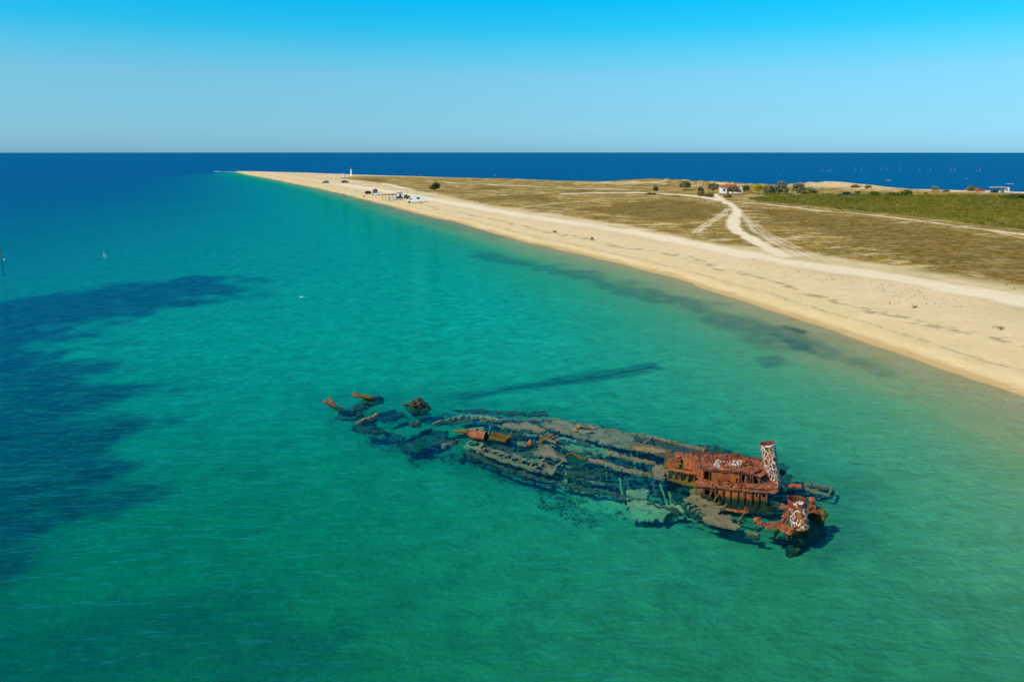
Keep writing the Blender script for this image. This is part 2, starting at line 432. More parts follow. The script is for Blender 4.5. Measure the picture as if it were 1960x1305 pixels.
fc = quads
f_sd = gsd[fc].mean(1); f_road = g_road[fc].mean(1); f_grass = g_grass[fc].mean(1); f_weed_shade = g_weed_shade[fc].mean(1)
cls = np.where(f_sd < 0, 0, np.where(f_road > 0.5, 2, np.where(f_grass > 0.5, 3, 1)))
for k, nm_ in ((0, 'seabed'), (1, 'beach'), (2, 'dirt_track'), (3, 'grassland')):
    f = fc[cls == k]
    used, inv = np.unique(f.ravel(), return_inverse=True)
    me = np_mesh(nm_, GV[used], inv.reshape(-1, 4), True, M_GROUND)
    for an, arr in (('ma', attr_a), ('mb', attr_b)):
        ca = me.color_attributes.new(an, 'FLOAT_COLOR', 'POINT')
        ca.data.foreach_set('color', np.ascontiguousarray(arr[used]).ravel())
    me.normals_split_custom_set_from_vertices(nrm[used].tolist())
    o = obj(nm_, me); tag(o, kind='structure')

# fast height lookup for placing things
def ground_z(x, y):
    z = terrain(np.array([x], float), np.array([y], float))[0]
    return float(z[0])
def on_ground(px, py):
    p = at(px, py, 1.2)
    for _ in range(3):
        p = at(px, py, ground_z(p.x, p.y))
    return p

# ------------------------------------------------------------------ sea
def m_sea():
    t = NT('sea_water')
    geo = t.n('ShaderNodeNewGeometry'); pos = geo.outputs['Position']
    w1 = t.noise(1.15, 2.5, 0.62, t.mapping(pos, (0.42, 1.0, 1), (0, 0, rad(-12))), 0.0)
    w3 = t.noise(0.16, 1, 0.5, t.mapping(pos, (0.5, 1.0, 1), (0, 0, rad(12))))
    h = t.math('ADD', w1, t.math('MULTIPLY', w3, 1.4))
    bp = t.bump(h, 1.0, 0.36)
    gl = t.n('ShaderNodeBsdfGlossy'); gl.inputs['Roughness'].default_value = 0.03
    gl.inputs['Color'].default_value = (0.10, 0.72, 1, 1); t.l(bp, gl.inputs['Normal'])
    tr = t.n('ShaderNodeBsdfTransparent')
    fr = t.n('ShaderNodeFresnel'); fr.inputs['IOR'].default_value = 1.33; t.l(bp, fr.inputs['Normal'])
    mx = t.n('ShaderNodeMixShader')
    t.l(t.mapr(fr.outputs[0], 0.02, 0.45, 0.010, 0.175), mx.inputs[0])
    t.l(tr.outputs[0], mx.inputs[1]); t.l(gl.outputs[0], mx.inputs[2])
    t.l(mx.outputs[0], t.out.inputs['Surface'])
    va = t.n('ShaderNodeVolumeAbsorption'); vsn = t.n('ShaderNodeVolumeScatter')
    # absorption = density * (1 - color)
    va.inputs['Color'].default_value = (0.0, 0.957, 0.964, 1); va.inputs['Density'].default_value = 0.60
    vsn.inputs['Color'].default_value = (0.0, 0.32, 1.0, 1); vsn.inputs['Density'].default_value = 0.0155
    vsn.inputs['Anisotropy'].default_value = 0.0
    ad = t.n('ShaderNodeAddShader'); t.l(va.outputs[0], ad.inputs[0]); t.l(vsn.outputs[0], ad.inputs[1])
    t.l(ad.outputs[0], t.out.inputs['Volume'])
    return t.m
sea_rings = [0.0, 30, 100, 300, 1000, 3500, 12000, 42000]
NSEG = 96
sv_, sf_ = [(0, 0, 0)], []
for r in sea_rings[1:]:
    for k in range(NSEG):
        a_ = 2 * math.pi * k / NSEG
        sv_.append((r * math.sin(a_), r * math.cos(a_), 0))
bm = bmesh.new()
bv = [bm.verts.new(v) for v in sv_]
for k in range(NSEG):
    bm.faces.new((bv[0], bv[1 + (k + 1) % NSEG], bv[1 + k]))
    for j in range(len(sea_rings) - 2):
        a0 = 1 + j * NSEG; a1 = a0 + NSEG
        bm.faces.new((bv[a0 + k], bv[a0 + (k + 1) % NSEG], bv[a1 + (k + 1) % NSEG], bv[a1 + k]))
bmesh.ops.recalc_face_normals(bm, faces=bm.faces)
if sum(f.normal.z for f in bm.faces) < 0: bmesh.ops.reverse_faces(bm, faces=bm.faces)
me = bpy.data.meshes.new('sea'); bm.to_mesh(me); bm.free()
tag(obj('sea', me, None, m_sea()), kind='structure')
# ------------------------------------------------------------------ materials for things
from mathutils.geometry import delaunay_2d_cdt
def m_rust(name, dark=(0.07, 0.02, 0.013), mid=(0.225, 0.052, 0.022), hot=(0.42, 0.11, 0.028), pale=0.16, weedy=True):
    t = NT(name)
    pos = t.n('ShaderNodeNewGeometry').outputs['Position']
    n1, n2, n3 = t.noise(1.3, 6, 0.7, pos, 0.4), t.noise(6.0, 5, 0.7, pos), t.noise(22.0, 3, 0.7, pos)
    st = t.noise(5.0, 4, 0.6, t.mapping(pos, (1.0, 1.0, 0.14)))
    c = t.ramp(n1, [(0.34, dark), (0.46, mid), (0.56, mid), (0.70, hot)])
    c = t.mix(t.mapr(t.noise(0.55, 3, 0.6, pos), 0.50, 0.64, 0, 0.45), c, tuple(v * 0.8 for v in dark))
    c = t.mix(t.mapr(st, 0.46, 0.66, 0, 0.75), c, hot)
    c = t.mix(t.mapr(n2, 0.50, 0.62, 0, 0.85), c, dark)
    c = t.mix(t.mapr(t.noise(3.2, 4, 0.7, pos), 0.56, 0.68, 0, 0.6), c, tuple(v * 0.55 for v in dark))
    c = t.mix(t.mapr(t.noise(2.1, 4, 0.65, t.mapping(pos, (1, 1, 1), (0.3, 0.2, 0.9))), 0.58, 0.68, 0, 0.55), c, (0.42, 0.17, 0.10))
    c = t.mix(t.mapr(t.math('MULTIPLY', n3, n2), 0.29, 0.37, 0, min(1, pale * 5)), c, (0.62, 0.44, 0.26))
    if weedy:       # wet, weed-grown band at the waterline
        sx = t.n('ShaderNodeSeparateXYZ'); t.l(pos, sx.inputs[0])
        wz = t.math('ADD', sx.outputs[2], t.math('MULTIPLY', t.math('SUBTRACT', n1, 0.5), 0.5))
        c = t.mix(t.mapr(wz, 0.12, -0.04, 0, 0.95), c, t.mix(n2, (0.03, 0.022, 0.007), (0.13, 0.085, 0.018)))
        c = t.mix(t.mapr(wz, 0.0, -0.15, 0, 0.9), c, t.mix(n2, (0.012, 0.010, 0.005), (0.05, 0.04, 0.014)))
    bp = t.bump(t.math('ADD', n2, t.math('MULTIPLY', n3, 0.5)), 0.55, 0.05)
    t.principled(c, 0.85, bp, 0.25)
    return t.m
def m_crust(name, a=(0.085, 0.06, 0.028), b=(0.235, 0.165, 0.078), c_=(0.37, 0.27, 0.13)):
    t = NT(name)
    pos = t.n('ShaderNodeNewGeometry').outputs['Position']
    n1, n2 = t.noise(0.9, 5, 0.7, pos, 0.5), t.noise(7.0, 5, 0.75, pos)
    f = t.math('ADD', t.math('MULTIPLY', n1, 0.5), t.math('MULTIPLY', n2, 0.5))
    c = t.ramp(f, [(0.36, a), (0.47, b), (0.56, b), (0.66, c_)])
    c = t.mix(t.mapr(t.noise(1.7, 4, 0.7, t.mapping(pos, (1, 1, 1), (0, 0, 0.5))), 0.54, 0.66, 0, 0.8), c, tuple(v * 0.45 for v in a))
    c = t.mix(t.mapr(t.noise(2.3, 3, 0.6, pos), 0.56, 0.7, 0, 0.55), c, (0.20, 0.13, 0.02))
    t.principled(c, 0.95, t.bump(n2, 0.8, 0.08), 0.15)
    return t.m
def m_plain(name, col, rough=0.6, var=0.15, scale=3.0, spec=0.3, metal=0.0):
    t = NT(name)
    pos = t.n('ShaderNodeTexCoord').outputs['Object']
    n = t.noise(scale, 5, 0.65, pos)
    lo = tuple(c * (1 - var) for c in col); hi = tuple(min(1, c * (1 + var)) for c in col)
    c = t.ramp(n, [(0.3, lo), (0.7, hi)])
    t.principled(c, rough, None, spec, metal)
    return t.m
def m_leaf(name, col, var=0.45):
    t = NT(name)
    geo = t.n('ShaderNodeNewGeometry')
    n = t.noise(1.6, 3, 0.6, geo.outputs['Position'])
    lo = tuple(c * (1 - var) for c in col); hi = tuple(min(1, c * (1 + var)) for c in col)
    c = t.ramp(n, [(0.3, lo), (0.7, hi)])
    d = t.n('ShaderNodeBsdfDiffuse'); t.l(c, d.inputs[0])
    tl = t.n('ShaderNodeBsdfTranslucent'); t.l(c, tl.inputs[0])
    mx = t.n('ShaderNodeMixShader'); mx.inputs[0].default_value = 0.25
    t.l(d.outputs[0], mx.inputs[1]); t.l(tl.outputs[0], mx.inputs[2]); t.l(mx.outputs[0], t.out.inputs['Surface'])
    return t.m
def m_graffiti(name='rust_with_white_net_paint', keep0=0.30, wmax=0.10, ymax=2.85):
    """rust under a white hand-painted net of branching lines (uses the UV map: metres round and up the funnel)"""
    t = NT(name)
    pos = t.n('ShaderNodeNewGeometry').outputs['Position']
    uv = t.n('ShaderNodeUVMap'); uv.uv_map = 'UVMap'
    n1, n2 = t.noise(1.6, 6, 0.7, pos, 0.4), t.noise(9.0, 5, 0.7, pos)
    st = t.noise(6.0, 4, 0.6, t.mapping(pos, (1.0, 1.0, 0.12)))
    c = t.ramp(n1, [(0.3, (0.06, 0.016, 0.010)), (0.5, (0.20, 0.04, 0.018)), (0.75, (0.33, 0.075, 0.02))])
    c = t.mix(t.mapr(st, 0.52, 0.66, 0, 0.8), c, (0.50, 0.19, 0.02))
    wob = t.n('ShaderNodeVectorMath', operation='ADD')
    nz = t.n('ShaderNodeTexNoise'); nz.inputs['Scale'].default_value = 2.2; nz.inputs['Detail'].default_value = 2
    t.l(uv.outputs[0], nz.inputs['Vector'])
    sc = t.n('ShaderNodeVectorMath', operation='SCALE'); sc.inputs['Scale'].default_value = 0.42
    t.l(nz.outputs['Color'], sc.inputs[0]); t.l(uv.outputs[0], wob.inputs[0]); t.l(sc.outputs[0], wob.inputs[1])
    mp = t.mapping(wob.outputs[0], (5.2, 2.9, 1), (0, 0, rad(-28)))
    vo = t.n('ShaderNodeTexVoronoi', feature='DISTANCE_TO_EDGE', voronoi_dimensions='2D'); vo.inputs['Scale'].default_value = 1.0
    t.l(mp, vo.inputs['Vector'])
    wth = t.mapr(t.noise(2.0, 2, 0.5, uv.outputs[0]), 0.3, 0.7, 0.045, wmax)
    vo2 = t.n('ShaderNodeTexVoronoi', feature='DISTANCE_TO_EDGE', voronoi_dimensions='2D'); vo2.inputs['Scale'].default_value = 2.3
    t.l(mp, vo2.inputs['Vector'])
    fine = t.math('MULTIPLY', t.math('LESS_THAN', vo2.outputs['Distance'], t.math('MULTIPLY', wth, 1.5)), t.mapr(t.noise(1.5, 2, 0.5, t.mapping(uv.outputs[0], (1, 0.8, 1))), 0.56, 0.59, 0, 1))
    line = t.math('MAXIMUM', t.math('LESS_THAN', vo.outputs['Distance'], wth), fine)
    su = t.n('ShaderNodeSeparateXYZ'); t.l(uv.outputs[0], su.inputs[0])
    keep = t.math('MULTIPLY', t.mapr(t.noise(1.7, 3, 0.6, uv.outputs[0]), keep0, keep0 + 0.04, 0, 1), t.mapr(n2, 0.30, 0.36, 0, 1))
    top = t.math('MULTIPLY', t.math('GREATER_THAN', su.outputs[1], 0.06), t.mapr(t.math('ADD', su.outputs[1], t.math('MULTIPLY', t.noise(3.0, 2, 0.5, uv.outputs[0]), 0.3)), ymax, ymax + 0.02, 1, 0))
    m = t.math('MULTIPLY', t.math('MULTIPLY', line, keep), t.math('MULTIPLY', top, t.mapr(su.outputs[2], 0.5, 0.51, 1, 0)))
    white = t.mix(t.mapr(st, 0.50, 0.62, 0, 0.7), (0.80, 0.78, 0.74), (0.62, 0.36, 0.05))
    c = t.mix(m, c, white)
    t.principled(c, 0.7, t.bump(n2, 0.4, 0.03), 0.3)
    return t.m
M_RUST = m_rust('rusted_steel')
M_RUST_HOT = m_rust('orange_rusted_steel', (0.13, 0.03, 0.012), (0.34, 0.075, 0.017), (0.52, 0.15, 0.025), 0.08)
M_RUST_DARK = m_rust('dark_rusted_steel', (0.045, 0.016, 0.012), (0.13, 0.032, 0.016), (0.26, 0.07, 0.02), 0.05)
M_CRUST = m_crust('encrusted_steel')
M_CRUST_D = m_crust('dark_weedy_steel', (0.03, 0.028, 0.018), (0.075, 0.066, 0.036), (0.17, 0.14, 0.075))
M_CRUST_G = m_crust('algae_grown_steel', (0.12, 0.10, 0.045), (0.30, 0.24, 0.11), (0.42, 0.34, 0.17))
M_WEEDY = m_crust('olive_weed_on_steel', (0.045, 0.03, 0.008), (0.14, 0.09, 0.018), (0.30, 0.20, 0.045))
M_BILGE = m_crust('dark_bilge_weed', (0.014, 0.011, 0.004), (0.05, 0.036, 0.010), (0.10, 0.07, 0.02))
M_NET = m_graffiti()
M_NET2 = m_graffiti('orange_rust_with_white_net_paint', 0.42, 0.11, 1.35)
M_PAINT = m_plain('white_paint', (0.78, 0.76, 0.70), 0.6, 0.12, 9.0)
M_DARKPAINT = m_plain('faded_dark_paint', (0.10, 0.08, 0.08), 0.7, 0.3)

# ------------------------------------------------------------------ wreck building helpers
def Z1(x, y): return 1200 + x / 4.349, 800 + y / 4.349
def Z2(x, y): return 780 + x / 3.769, 740 + y / 3.769
def Z3(x, y): return 580 + x / 4.667, 700 + y / 4.667
def ZR(x, y): return 1420 + x / 9.321, 920 + y / 9.321
def ZG(x, y): return 1270 + x / 11.863, 840 + y / 11.863
def ZB(x, y): return 860 + x / 9.8, 780 + y / 9.8
def ZN(x, y): return 1260 + x / 8.909, 910 + y / 8.909
def W(conv, p, z): return at(*conv(*p), z)

def resample(pts, step, jag, r):
    out = []
    n = len(pts)
    for i in range(n):
        a, b = pts[i], pts[(i + 1) % n]
        k = max(1, int((b - a).length / step))
        for j in range(k):
            p = a.lerp(b, j / k)
            if jag and j: p = p + Vector((r.uniform(-jag, jag), r.uniform(-jag, jag)))
            out.append(p)
    return out
def sheet2d(outline, holes=(), step=0.2, jag=0.03, seed=0):
    """triangulated flat sheet with ragged outline and holes, 2-D"""
    r = random.Random(seed)
    loops = [resample([Vector(p) for p in outline], step, jag, r)] + [resample([Vector(p) for p in h], step, jag * 0.7, r) for h in holes]
    verts, edges = [], []
    for lp in loops:
        b = len(verts); verts += lp
        edges += [(b + i, b + (i + 1) % len(lp)) for i in range(len(lp))]
    xs = [v.x for v in loops[0]]; ys = [v.y for v in loops[0]]
    polys = [[(v.x, v.y) for v in lp] for lp in loops]
    gx_, gy_ = np.meshgrid(np.arange(min(xs), max(xs), step), np.arange(min(ys), max(ys), step))
    gx_, gy_ = gx_.ravel(), gy_.ravel()
    if len(gx_):
        gr = np.random.default_rng(seed)
        gx_ = gx_ + gr.uniform(-0.3, 0.3, gx_.shape) * step; gy_ = gy_ + gr.uniform(-0.3, 0.3, gy_.shape) * step
        ok = sdf(gx_, gy_, polys[0]) > step * 0.35
        for h in polys[1:]: ok &= sdf(gx_, gy_, h) < -step * 0.35
        verts += [Vector((a, b)) for a, b in zip(gx_[ok], gy_[ok])]
    res = delaunay_2d_cdt(verts, edges, [], 0, 1e-5)
    V, F = res[0], res[2]
    cx = np.array([[sum(V[i].x for i in f) / 3, sum(V[i].y for i in f) / 3] for f in F])
    keep = inside(cx[:, 0], cx[:, 1], polys[0])
    for h in polys[1:]: keep &= ~inside(cx[:, 0], cx[:, 1], h)
    return V, [tuple(f) for f, k in zip(F, keep) if k]
def solidify(name, top, faces, offs, mat, root, smooth=False):
    """top: list of Vectors (world); offs: Vector thickness direction; makes a closed plate as part of root"""
    o0 = Vector(root.location) if root is not None else Vector((0, 0, 0))
    n = len(top)
    vv = [v - o0 for v in top] + [v + offs - o0 for v in top]
    ec = {}
    for f in faces:
        for i in range(3):
            e = (f[i], f[(i + 1) % 3]); k = (min(e), max(e)); ec.setdefault(k, []).append(e)
    ff = list(faces) + [tuple(i + n for i in reversed(f)) for f in faces]
    for k, l in ec.items():
        if len(l) == 1:
            a, b = l[0]; ff.append((b, a, a + n, b + n))
    me = bpy.data.meshes.new(name)
    me.from_pydata([tuple(v) for v in vv], [], ff)
    bm = bmesh.new(); bm.from_mesh(me)
    bmesh.ops.recalc_face_normals(bm, faces=bm.faces)
    bmesh.ops.delete(bm, geom=[v for v in bm.verts if not v.link_faces], context='VERTS')
    bm.to_mesh(me); bm.free()
    me.materials.append(mat)
    if smooth: me.polygons.foreach_set('use_smooth', [True] * len(me.polygons))
    return obj(name, me, root)
SEED = [100]
def slab(root, name, conv, pts, z, mat, thick=0.08, holes=(), step=0.2, jag=0.05, rough=0.04, warp=0.0, eat=None):
    """flat plate: pts are photo points, each (x, y) or (x, y, z); z interpolated as a plane when given per point"""
    SEED[0] += 1
    P = [W(conv, p[:2], p[2] if len(p) > 2 else z) for p in pts]
    H_ = [[W(conv, p[:2], z) for p in h] for h in holes]
    A = np.array([[p.x, p.y, 1] for p in P]); zz = np.array([p.z for p in P])
    if any(len(p) > 2 for p in pts): co = np.linalg.lstsq(A, zz, rcond=None)[0]
    else: co = np.array([0, 0, z])
    if eat is None: eat = 0.9 if mat in EATEN else 0.0
    if eat: step = min(step, 0.17)
    V, F = sheet2d([(p.x, p.y) for p in P], [[(p.x, p.y) for p in h] for h in H_], step, jag, SEED[0])
    if eat:      # corroded through: bites out of the edge and holes
        fx = np.array([sum(V[i].x for i in f) / 3 for f in F]); fy = np.array([sum(V[i].y for i in f) / 3 for f in F])
        ed = sdf(fx, fy, [(q.x, q.y) for q in P])
        nz = fbm(fx, fy, 0.9, 3, SEED[0] + 7) * 0.7 + fbm(fx, fy, 0.3, 2, SEED[0] + 9) * 0.3
        kp = (nz + 0.30 * np.minimum(ed / (0.5 * eat), 1.0)) > 0.52
        F = [f for f, k in zip(F, kp) if k] or F
    vx, vy = np.array([v.x for v in V]), np.array([v.y for v in V])
    zn = co[0] * vx + co[1] * vy + co[2] + (fbm(vx, vy, 0.6, 3, SEED[0]) - 0.5) * 2 * rough + (fbm(vx, vy, 3.0, 2, SEED[0] + 50) - 0.5) * 2 * warp
    return solidify(name, [Vector((a, b, c)) for a, b, c in zip(vx, vy, zn)], F, Vector((0, 0, -thick)), mat, root)
def wall(root, name, A, B, z0, z1, mat, holes=(), thick=0.04, step=0.2, jag=0.02, rough=0.02, top=None, lean=0.0):
    """upright plate from A to B (world points, seen in plan); holes in (u along 0..1, v height in m) coordinates; top: optional list of (u, z)"""
    SEED[0] += 1
    a, b = Vector((A.x, A.y)), Vector((B.x, B.y)); L = (b - a).length; d = (b - a) / L
    nrm_ = Vector((d.y, -d.x, 0))
    out = [(0, z0), (L, z0)] + ([(u * L, zt) for u, zt in reversed(top)] if top else [(L, z1), (0, z1)])
    V, F = sheet2d(out, [[(u * L, v) for u, v in h] for h in holes], step, jag, SEED[0])
    pts = []
    for v in V:
        w = (float(fbm(np.array([v.x * 1.0]), np.array([v.y * 1.0]), 0.7, 3, SEED[0])[0]) - 0.5) * 2 * rough + lean * (v.y - z0)
        q = a + d * v.x
        pts.append(Vector((q.x, q.y, v.y)) + nrm_ * w)
    return solidify(name, pts, F, nrm_ * -thick, mat, root)
def ring_mesh(name, path, radii, nseg, mat, root, closed_ends=True, squash=1.0, jit=0.0, smooth=True, box=False, up=Vector((0, 0, 1))):
    """tube through the points of path with a radius (or (w, h) half sizes when box) at each"""
    o0 = Vector(root.location) if root is not None else Vector((0, 0, 0))
    r = random.Random(SEED[0]); SEED[0] += 1
    vv, ff = [], []
    n = len(path)
    for i, p in enumerate(path):
        t_ = (path[min(i + 1, n - 1)] - path[max(i - 1, 0)]).normalized()
        s_ = t_.cross(up)
        if s_.length < 1e-3: s_ = Vector((1, 0, 0))
        s_.normalize(); u_ = s_.cross(t_).normalized()
        if box:
            w, h = radii[i] if isinstance(radii, list) else radii
            ring = [s_ * w + u_ * h, s_ * -w + u_ * h, s_ * -w + u_ * -h, s_ * w + u_ * -h]
        else:
            rad_ = radii[i] if isinstance(radii, list) else radii
            ring = [s_ * (math.cos(2 * math.pi * k / nseg) * rad_) + u_ * (math.sin(2 * math.pi * k / nseg) * rad_ * squash) for k in range(nseg)]
        for q in ring:
            vv.append(p + q * (1 + r.uniform(-jit, jit)) - o0)
    m = 4 if box else nseg
    for i in range(n - 1):
        for k in range(m):
            ff.append((i * m + k, i * m + (k + 1) % m, (i + 1) * m + (k + 1) % m, (i + 1) * m + k))
    if closed_ends:
        ff.append(tuple(range(m - 1, -1, -1))); ff.append(tuple((n - 1) * m + k for k in range(m)))
    me = bpy.data.meshes.new(name); me.from_pydata([tuple(v) for v in vv], [], ff)
    bm = bmesh.new(); bm.from_mesh(me); bmesh.ops.recalc_face_normals(bm, faces=bm.faces); bm.to_mesh(me); bm.free()
    me.materials.append(mat)
    if smooth and not box: me.polygons.foreach_set('use_smooth', [True] * len(me.polygons))
    return obj(name, me, root)
def beam(root, name, A, B, w, h, mat, seg=5, jit=0.12, sag=0.0):
    r = random.Random(SEED[0])
    path = [A.lerp(B, i / seg) + Vector((r.uniform(-1, 1), r.uniform(-1, 1), r.uniform(-1, 1))) * (min(w, h) * jit * 2) - Vector((0, 0, sag * math.sin(math.pi * i / seg))) for i in range(seg + 1)]
    return ring_mesh(name, path, [(w * r.uniform(1 - jit, 1 + jit), h * r.uniform(1 - jit, 1 + jit)) for _ in path], 4, mat, root, True, 1.0, 0.0, False, True)
def pipe(root, name, path, r0, mat, nseg=10, jit=0.03, closed=True):
    return ring_mesh(name, path, r0, nseg, mat, root, closed, 1.0, jit)
def lump(root, name, c, rx, ry, rz, mat, sub=3, rough=0.25, sc=0.5):
    """encrusted machinery or coral-like lump"""
    SEED[0] += 1
    bm = bmesh.new(); bmesh.ops.create_icosphere(bm, subdivisions=sub, radius=1.0)
    co = np.array([v.co[:] for v in bm.verts])
    nn = fbm(co[:, 0] * 2 + co[:, 2], co[:, 1] * 2 - co[:, 2] * 0.7, sc, 3, SEED[0])
    o0 = Vector(root.location) if root is not None else Vector((0, 0, 0))
    for v, q in zip(bm.verts, nn):
        k = 1 + (q - 0.5) * 2 * rough
        v.co = Vector((v.co.x * rx * k, v.co.y * ry * k, v.co.z * rz * k)) + c - o0
    me = bpy.data.meshes.new(name); bm.to_mesh(me); bm.free(); me.materials.append(mat)
    return obj(name, me, root)
def strokes(root, name, lines, mat, width=0.035, thick=0.012, up=Vector((0, 0, 1))):
    """painted strokes: flat ribbons through lists of world points, one mesh"""
    o0 = Vector(root.location)
    vv, ff = [], []
    r = random.Random(5)
    for ln in lines:
        b = len(vv)
        for i, p in enumerate(ln):
            t_ = (ln[min(i + 1, len(ln) - 1)] - ln[max(i - 1, 0)]).normalized()
            s_ = t_.cross(up).normalized() * width * r.uniform(0.7, 1.25)
            for q in (p + s_, p - s_, p - s_ - up * thick, p + s_ - up * thick): vv.append(q - o0)
        for i in range(len(ln) - 1):
            for k in range(4):
                ff.append((b + i * 4 + k, b + i * 4 + (k + 1) % 4, b + i * 4 + 4 + (k + 1) % 4, b + i * 4 + 4 + k))
        ff.append((b, b + 1, b + 2, b + 3)); e = b + (len(ln) - 1) * 4; ff.append((e + 3, e + 2, e + 1, e))
    me = bpy.data.meshes.new(name); me.from_pydata([tuple(v) for v in vv], [], ff)
    bm = bmesh.new(); bm.from_mesh(me); bmesh.ops.recalc_face_normals(bm, faces=bm.faces); bm.to_mesh(me); bm.free()
    me.materials.append(mat)
    return obj(name, me, root)

def funnel(root, name, base, top, r0, r1, cut=(0.0, 0.0), nseg=56, rows=26, seed=1, dents=0.03, net=None):
    """open steel tube with wall thickness, slanted and nicked rim, UVs in metres; UV z of the inside carries 1"""
    ax = (top - base); L = ax.length; ax = ax / L
    e1 = ax.cross(Vector((0, 1, 0))).normalized(); e2 = ax.cross(e1).normalized()
    r_ = random.Random(seed)
    o0 = Vector(root.location)
    vv, uvs, ff = [], [], []
    nick = [r_.uniform(-0.006, 0.006) + (0.03 if r_.random() < 0.06 else 0) for _ in range(nseg)]
    def P(k, j, inner):
        a = 2 * math.pi * k / nseg
        tl = L + cut[0] * math.cos(a) + cut[1] * math.sin(a) - nick[k % nseg]
        h = tl * j / rows
        rr_ = (r0 + (r1 - r0) * j / rows) * (1 + dents * math.sin(3 * a + seed) * 0.5 + dents * math.sin(2 * a + h * 2.2 + seed))
        rr_ -= 0.025 if inner else 0
        return base + ax * h + (e1 * math.cos(a) + e2 * math.sin(a)) * rr_, a, h
    idx = {}
    for inner in (0, 1):
        for j in range(rows + 1):
            for k in range(nseg + 1):
                p, a, h = P(k, j, inner)
                idx[(inner, j, k)] = len(vv); vv.append(p - o0); uvs.append((a * r0, h))
    def quad(*q): ff.append(q)
    mats_ = []
    for inner in (0, 1):
        for j in range(rows):
            for k in range(nseg):
                q = (idx[(inner, j, k)], idx[(inner, j, k + 1)], idx[(inner, j + 1, k + 1)], idx[(inner, j + 1, k)])
                quad(*(q if not inner else q[::-1])); mats_.append(inner)
    for k in range(nseg):
        quad(idx[(0, rows, k)], idx[(0, rows, k + 1)], idx[(1, rows, k + 1)], idx[(1, rows, k)]); mats_.append(1)
    me = bpy.data.meshes.new(name); me.from_pydata([tuple(v) for v in vv], [], ff)
    uvl = me.uv_layers.new(name='UVMap')
    li = np.zeros(len(me.loops), np.int32); me.loops.foreach_get('vertex_index', li)
    uvl.data.foreach_set('uv', np.array(uvs, np.float32)[li].ravel())
    me.materials.append(net or M_NET); me.materials.append(M_RUST_DARK)
    me.polygons.foreach_set('material_index', mats_)
    me.polygons.foreach_set('use_smooth', [True] * len(ff))
    o = obj(name, me, root)
    return o, P

class MB:
    def __init__(self): self.bm = bmesh.new()
    def box(self, c, s, rz=0.0, taper=1.0, bev=0.0):
        r = bmesh.ops.create_cube(self.bm, size=1.0)
        vs = r['verts']
        for v in vs:
            k = taper if v.co.z > 0 else 1.0
            v.co = Vector((v.co.x * s[0] * k, v.co.y * s[1] * k, v.co.z * s[2]))
        if bev:
            es = list({e for v in vs for e in v.link_edges})
            nb = bmesh.ops.bevel(self.bm, geom=es, offset=bev, segments=2, affect='EDGES'); vs = list({v for f in nb['faces'] for v in f.verts} | {v for v in vs if v.is_valid})
        R_ = Matrix.Rotation(rz, 3, 'Z')
        for v in vs: v.co = R_ @ v.co + Vector(c)
        return self
    def cyl(self, a, b, r0, r1=None, n=8):
        a, b = Vector(a), Vector(b); r1 = r0 if r1 is None else r1
        t_ = (b - a).normalized(); s_ = t_.orthogonal().normalized(); u_ = t_.cross(s_)
        ra = [self.bm.verts.new(a + (s_ * math.cos(2 * math.pi * k / n) + u_ * math.sin(2 * math.pi * k / n)) * r0) for k in range(n)]
        rb = [self.bm.verts.new(b + (s_ * math.cos(2 * math.pi * k / n) + u_ * math.sin(2 * math.pi * k / n)) * r1) for k in range(n)]
        for k in range(n): self.bm.faces.new((ra[k], ra[(k + 1) % n], rb[(k + 1) % n], rb[k]))
        self.bm.faces.new(ra[::-1]); self.bm.faces.new(rb)
        return self
    def prism(self, prof, y0, y1, inset=0.0, top=None):
        """side profile (x, z) extruded across y; points above top are pulled in by inset"""
        def yy(z, y): return y * (1 - inset * max(0.0, (z - top) / max(1e-6, max(p[1] for p in prof) - top))) if top is not None else y
        A = [self.bm.verts.new((px_, yy(pz, y0), pz)) for px_, pz in prof]; B = [self.bm.verts.new((px_, yy(pz, y1), pz)) for px_, pz in prof]
        n = len(prof)
        for k in range(n): self.bm.faces.new((A[k], A[(k + 1) % n], B[(k + 1) % n], B[k]))
        self.bm.faces.new(A[::-1]); self.bm.faces.new(B)
        return self
    def poly(self, pts): self.bm.faces.new([self.bm.verts.new(p) for p in pts]); return self
    def build(self, name, mat, parent=None):
        bmesh.ops.recalc_face_normals(self.bm, faces=self.bm.faces)
        me = bpy.data.meshes.new(name); self.bm.to_mesh(me); self.bm.free(); me.materials.append(mat)
        return obj(name, me, parent)
# ------------------------------------------------------------------ the shipwreck
EATEN = (M_CRUST, M_CRUST_D, M_CRUST_G)
wreck = empty('shipwreck', tuple(at(1350, 930, -2.0)))
tag(wreck, 'large rusting shipwreck with tall white-netted funnel, half sunk in turquoise shallows', 'shipwreck')
wk = wreck
def circ(cx, cy, rx, ry, n=12): return [(cx + rx * math.cos(2 * math.pi * k / n), cy + ry * math.sin(2 * math.pi * k / n)) for k in range(n)]
ROOF = 1.28; DECK = 0.60
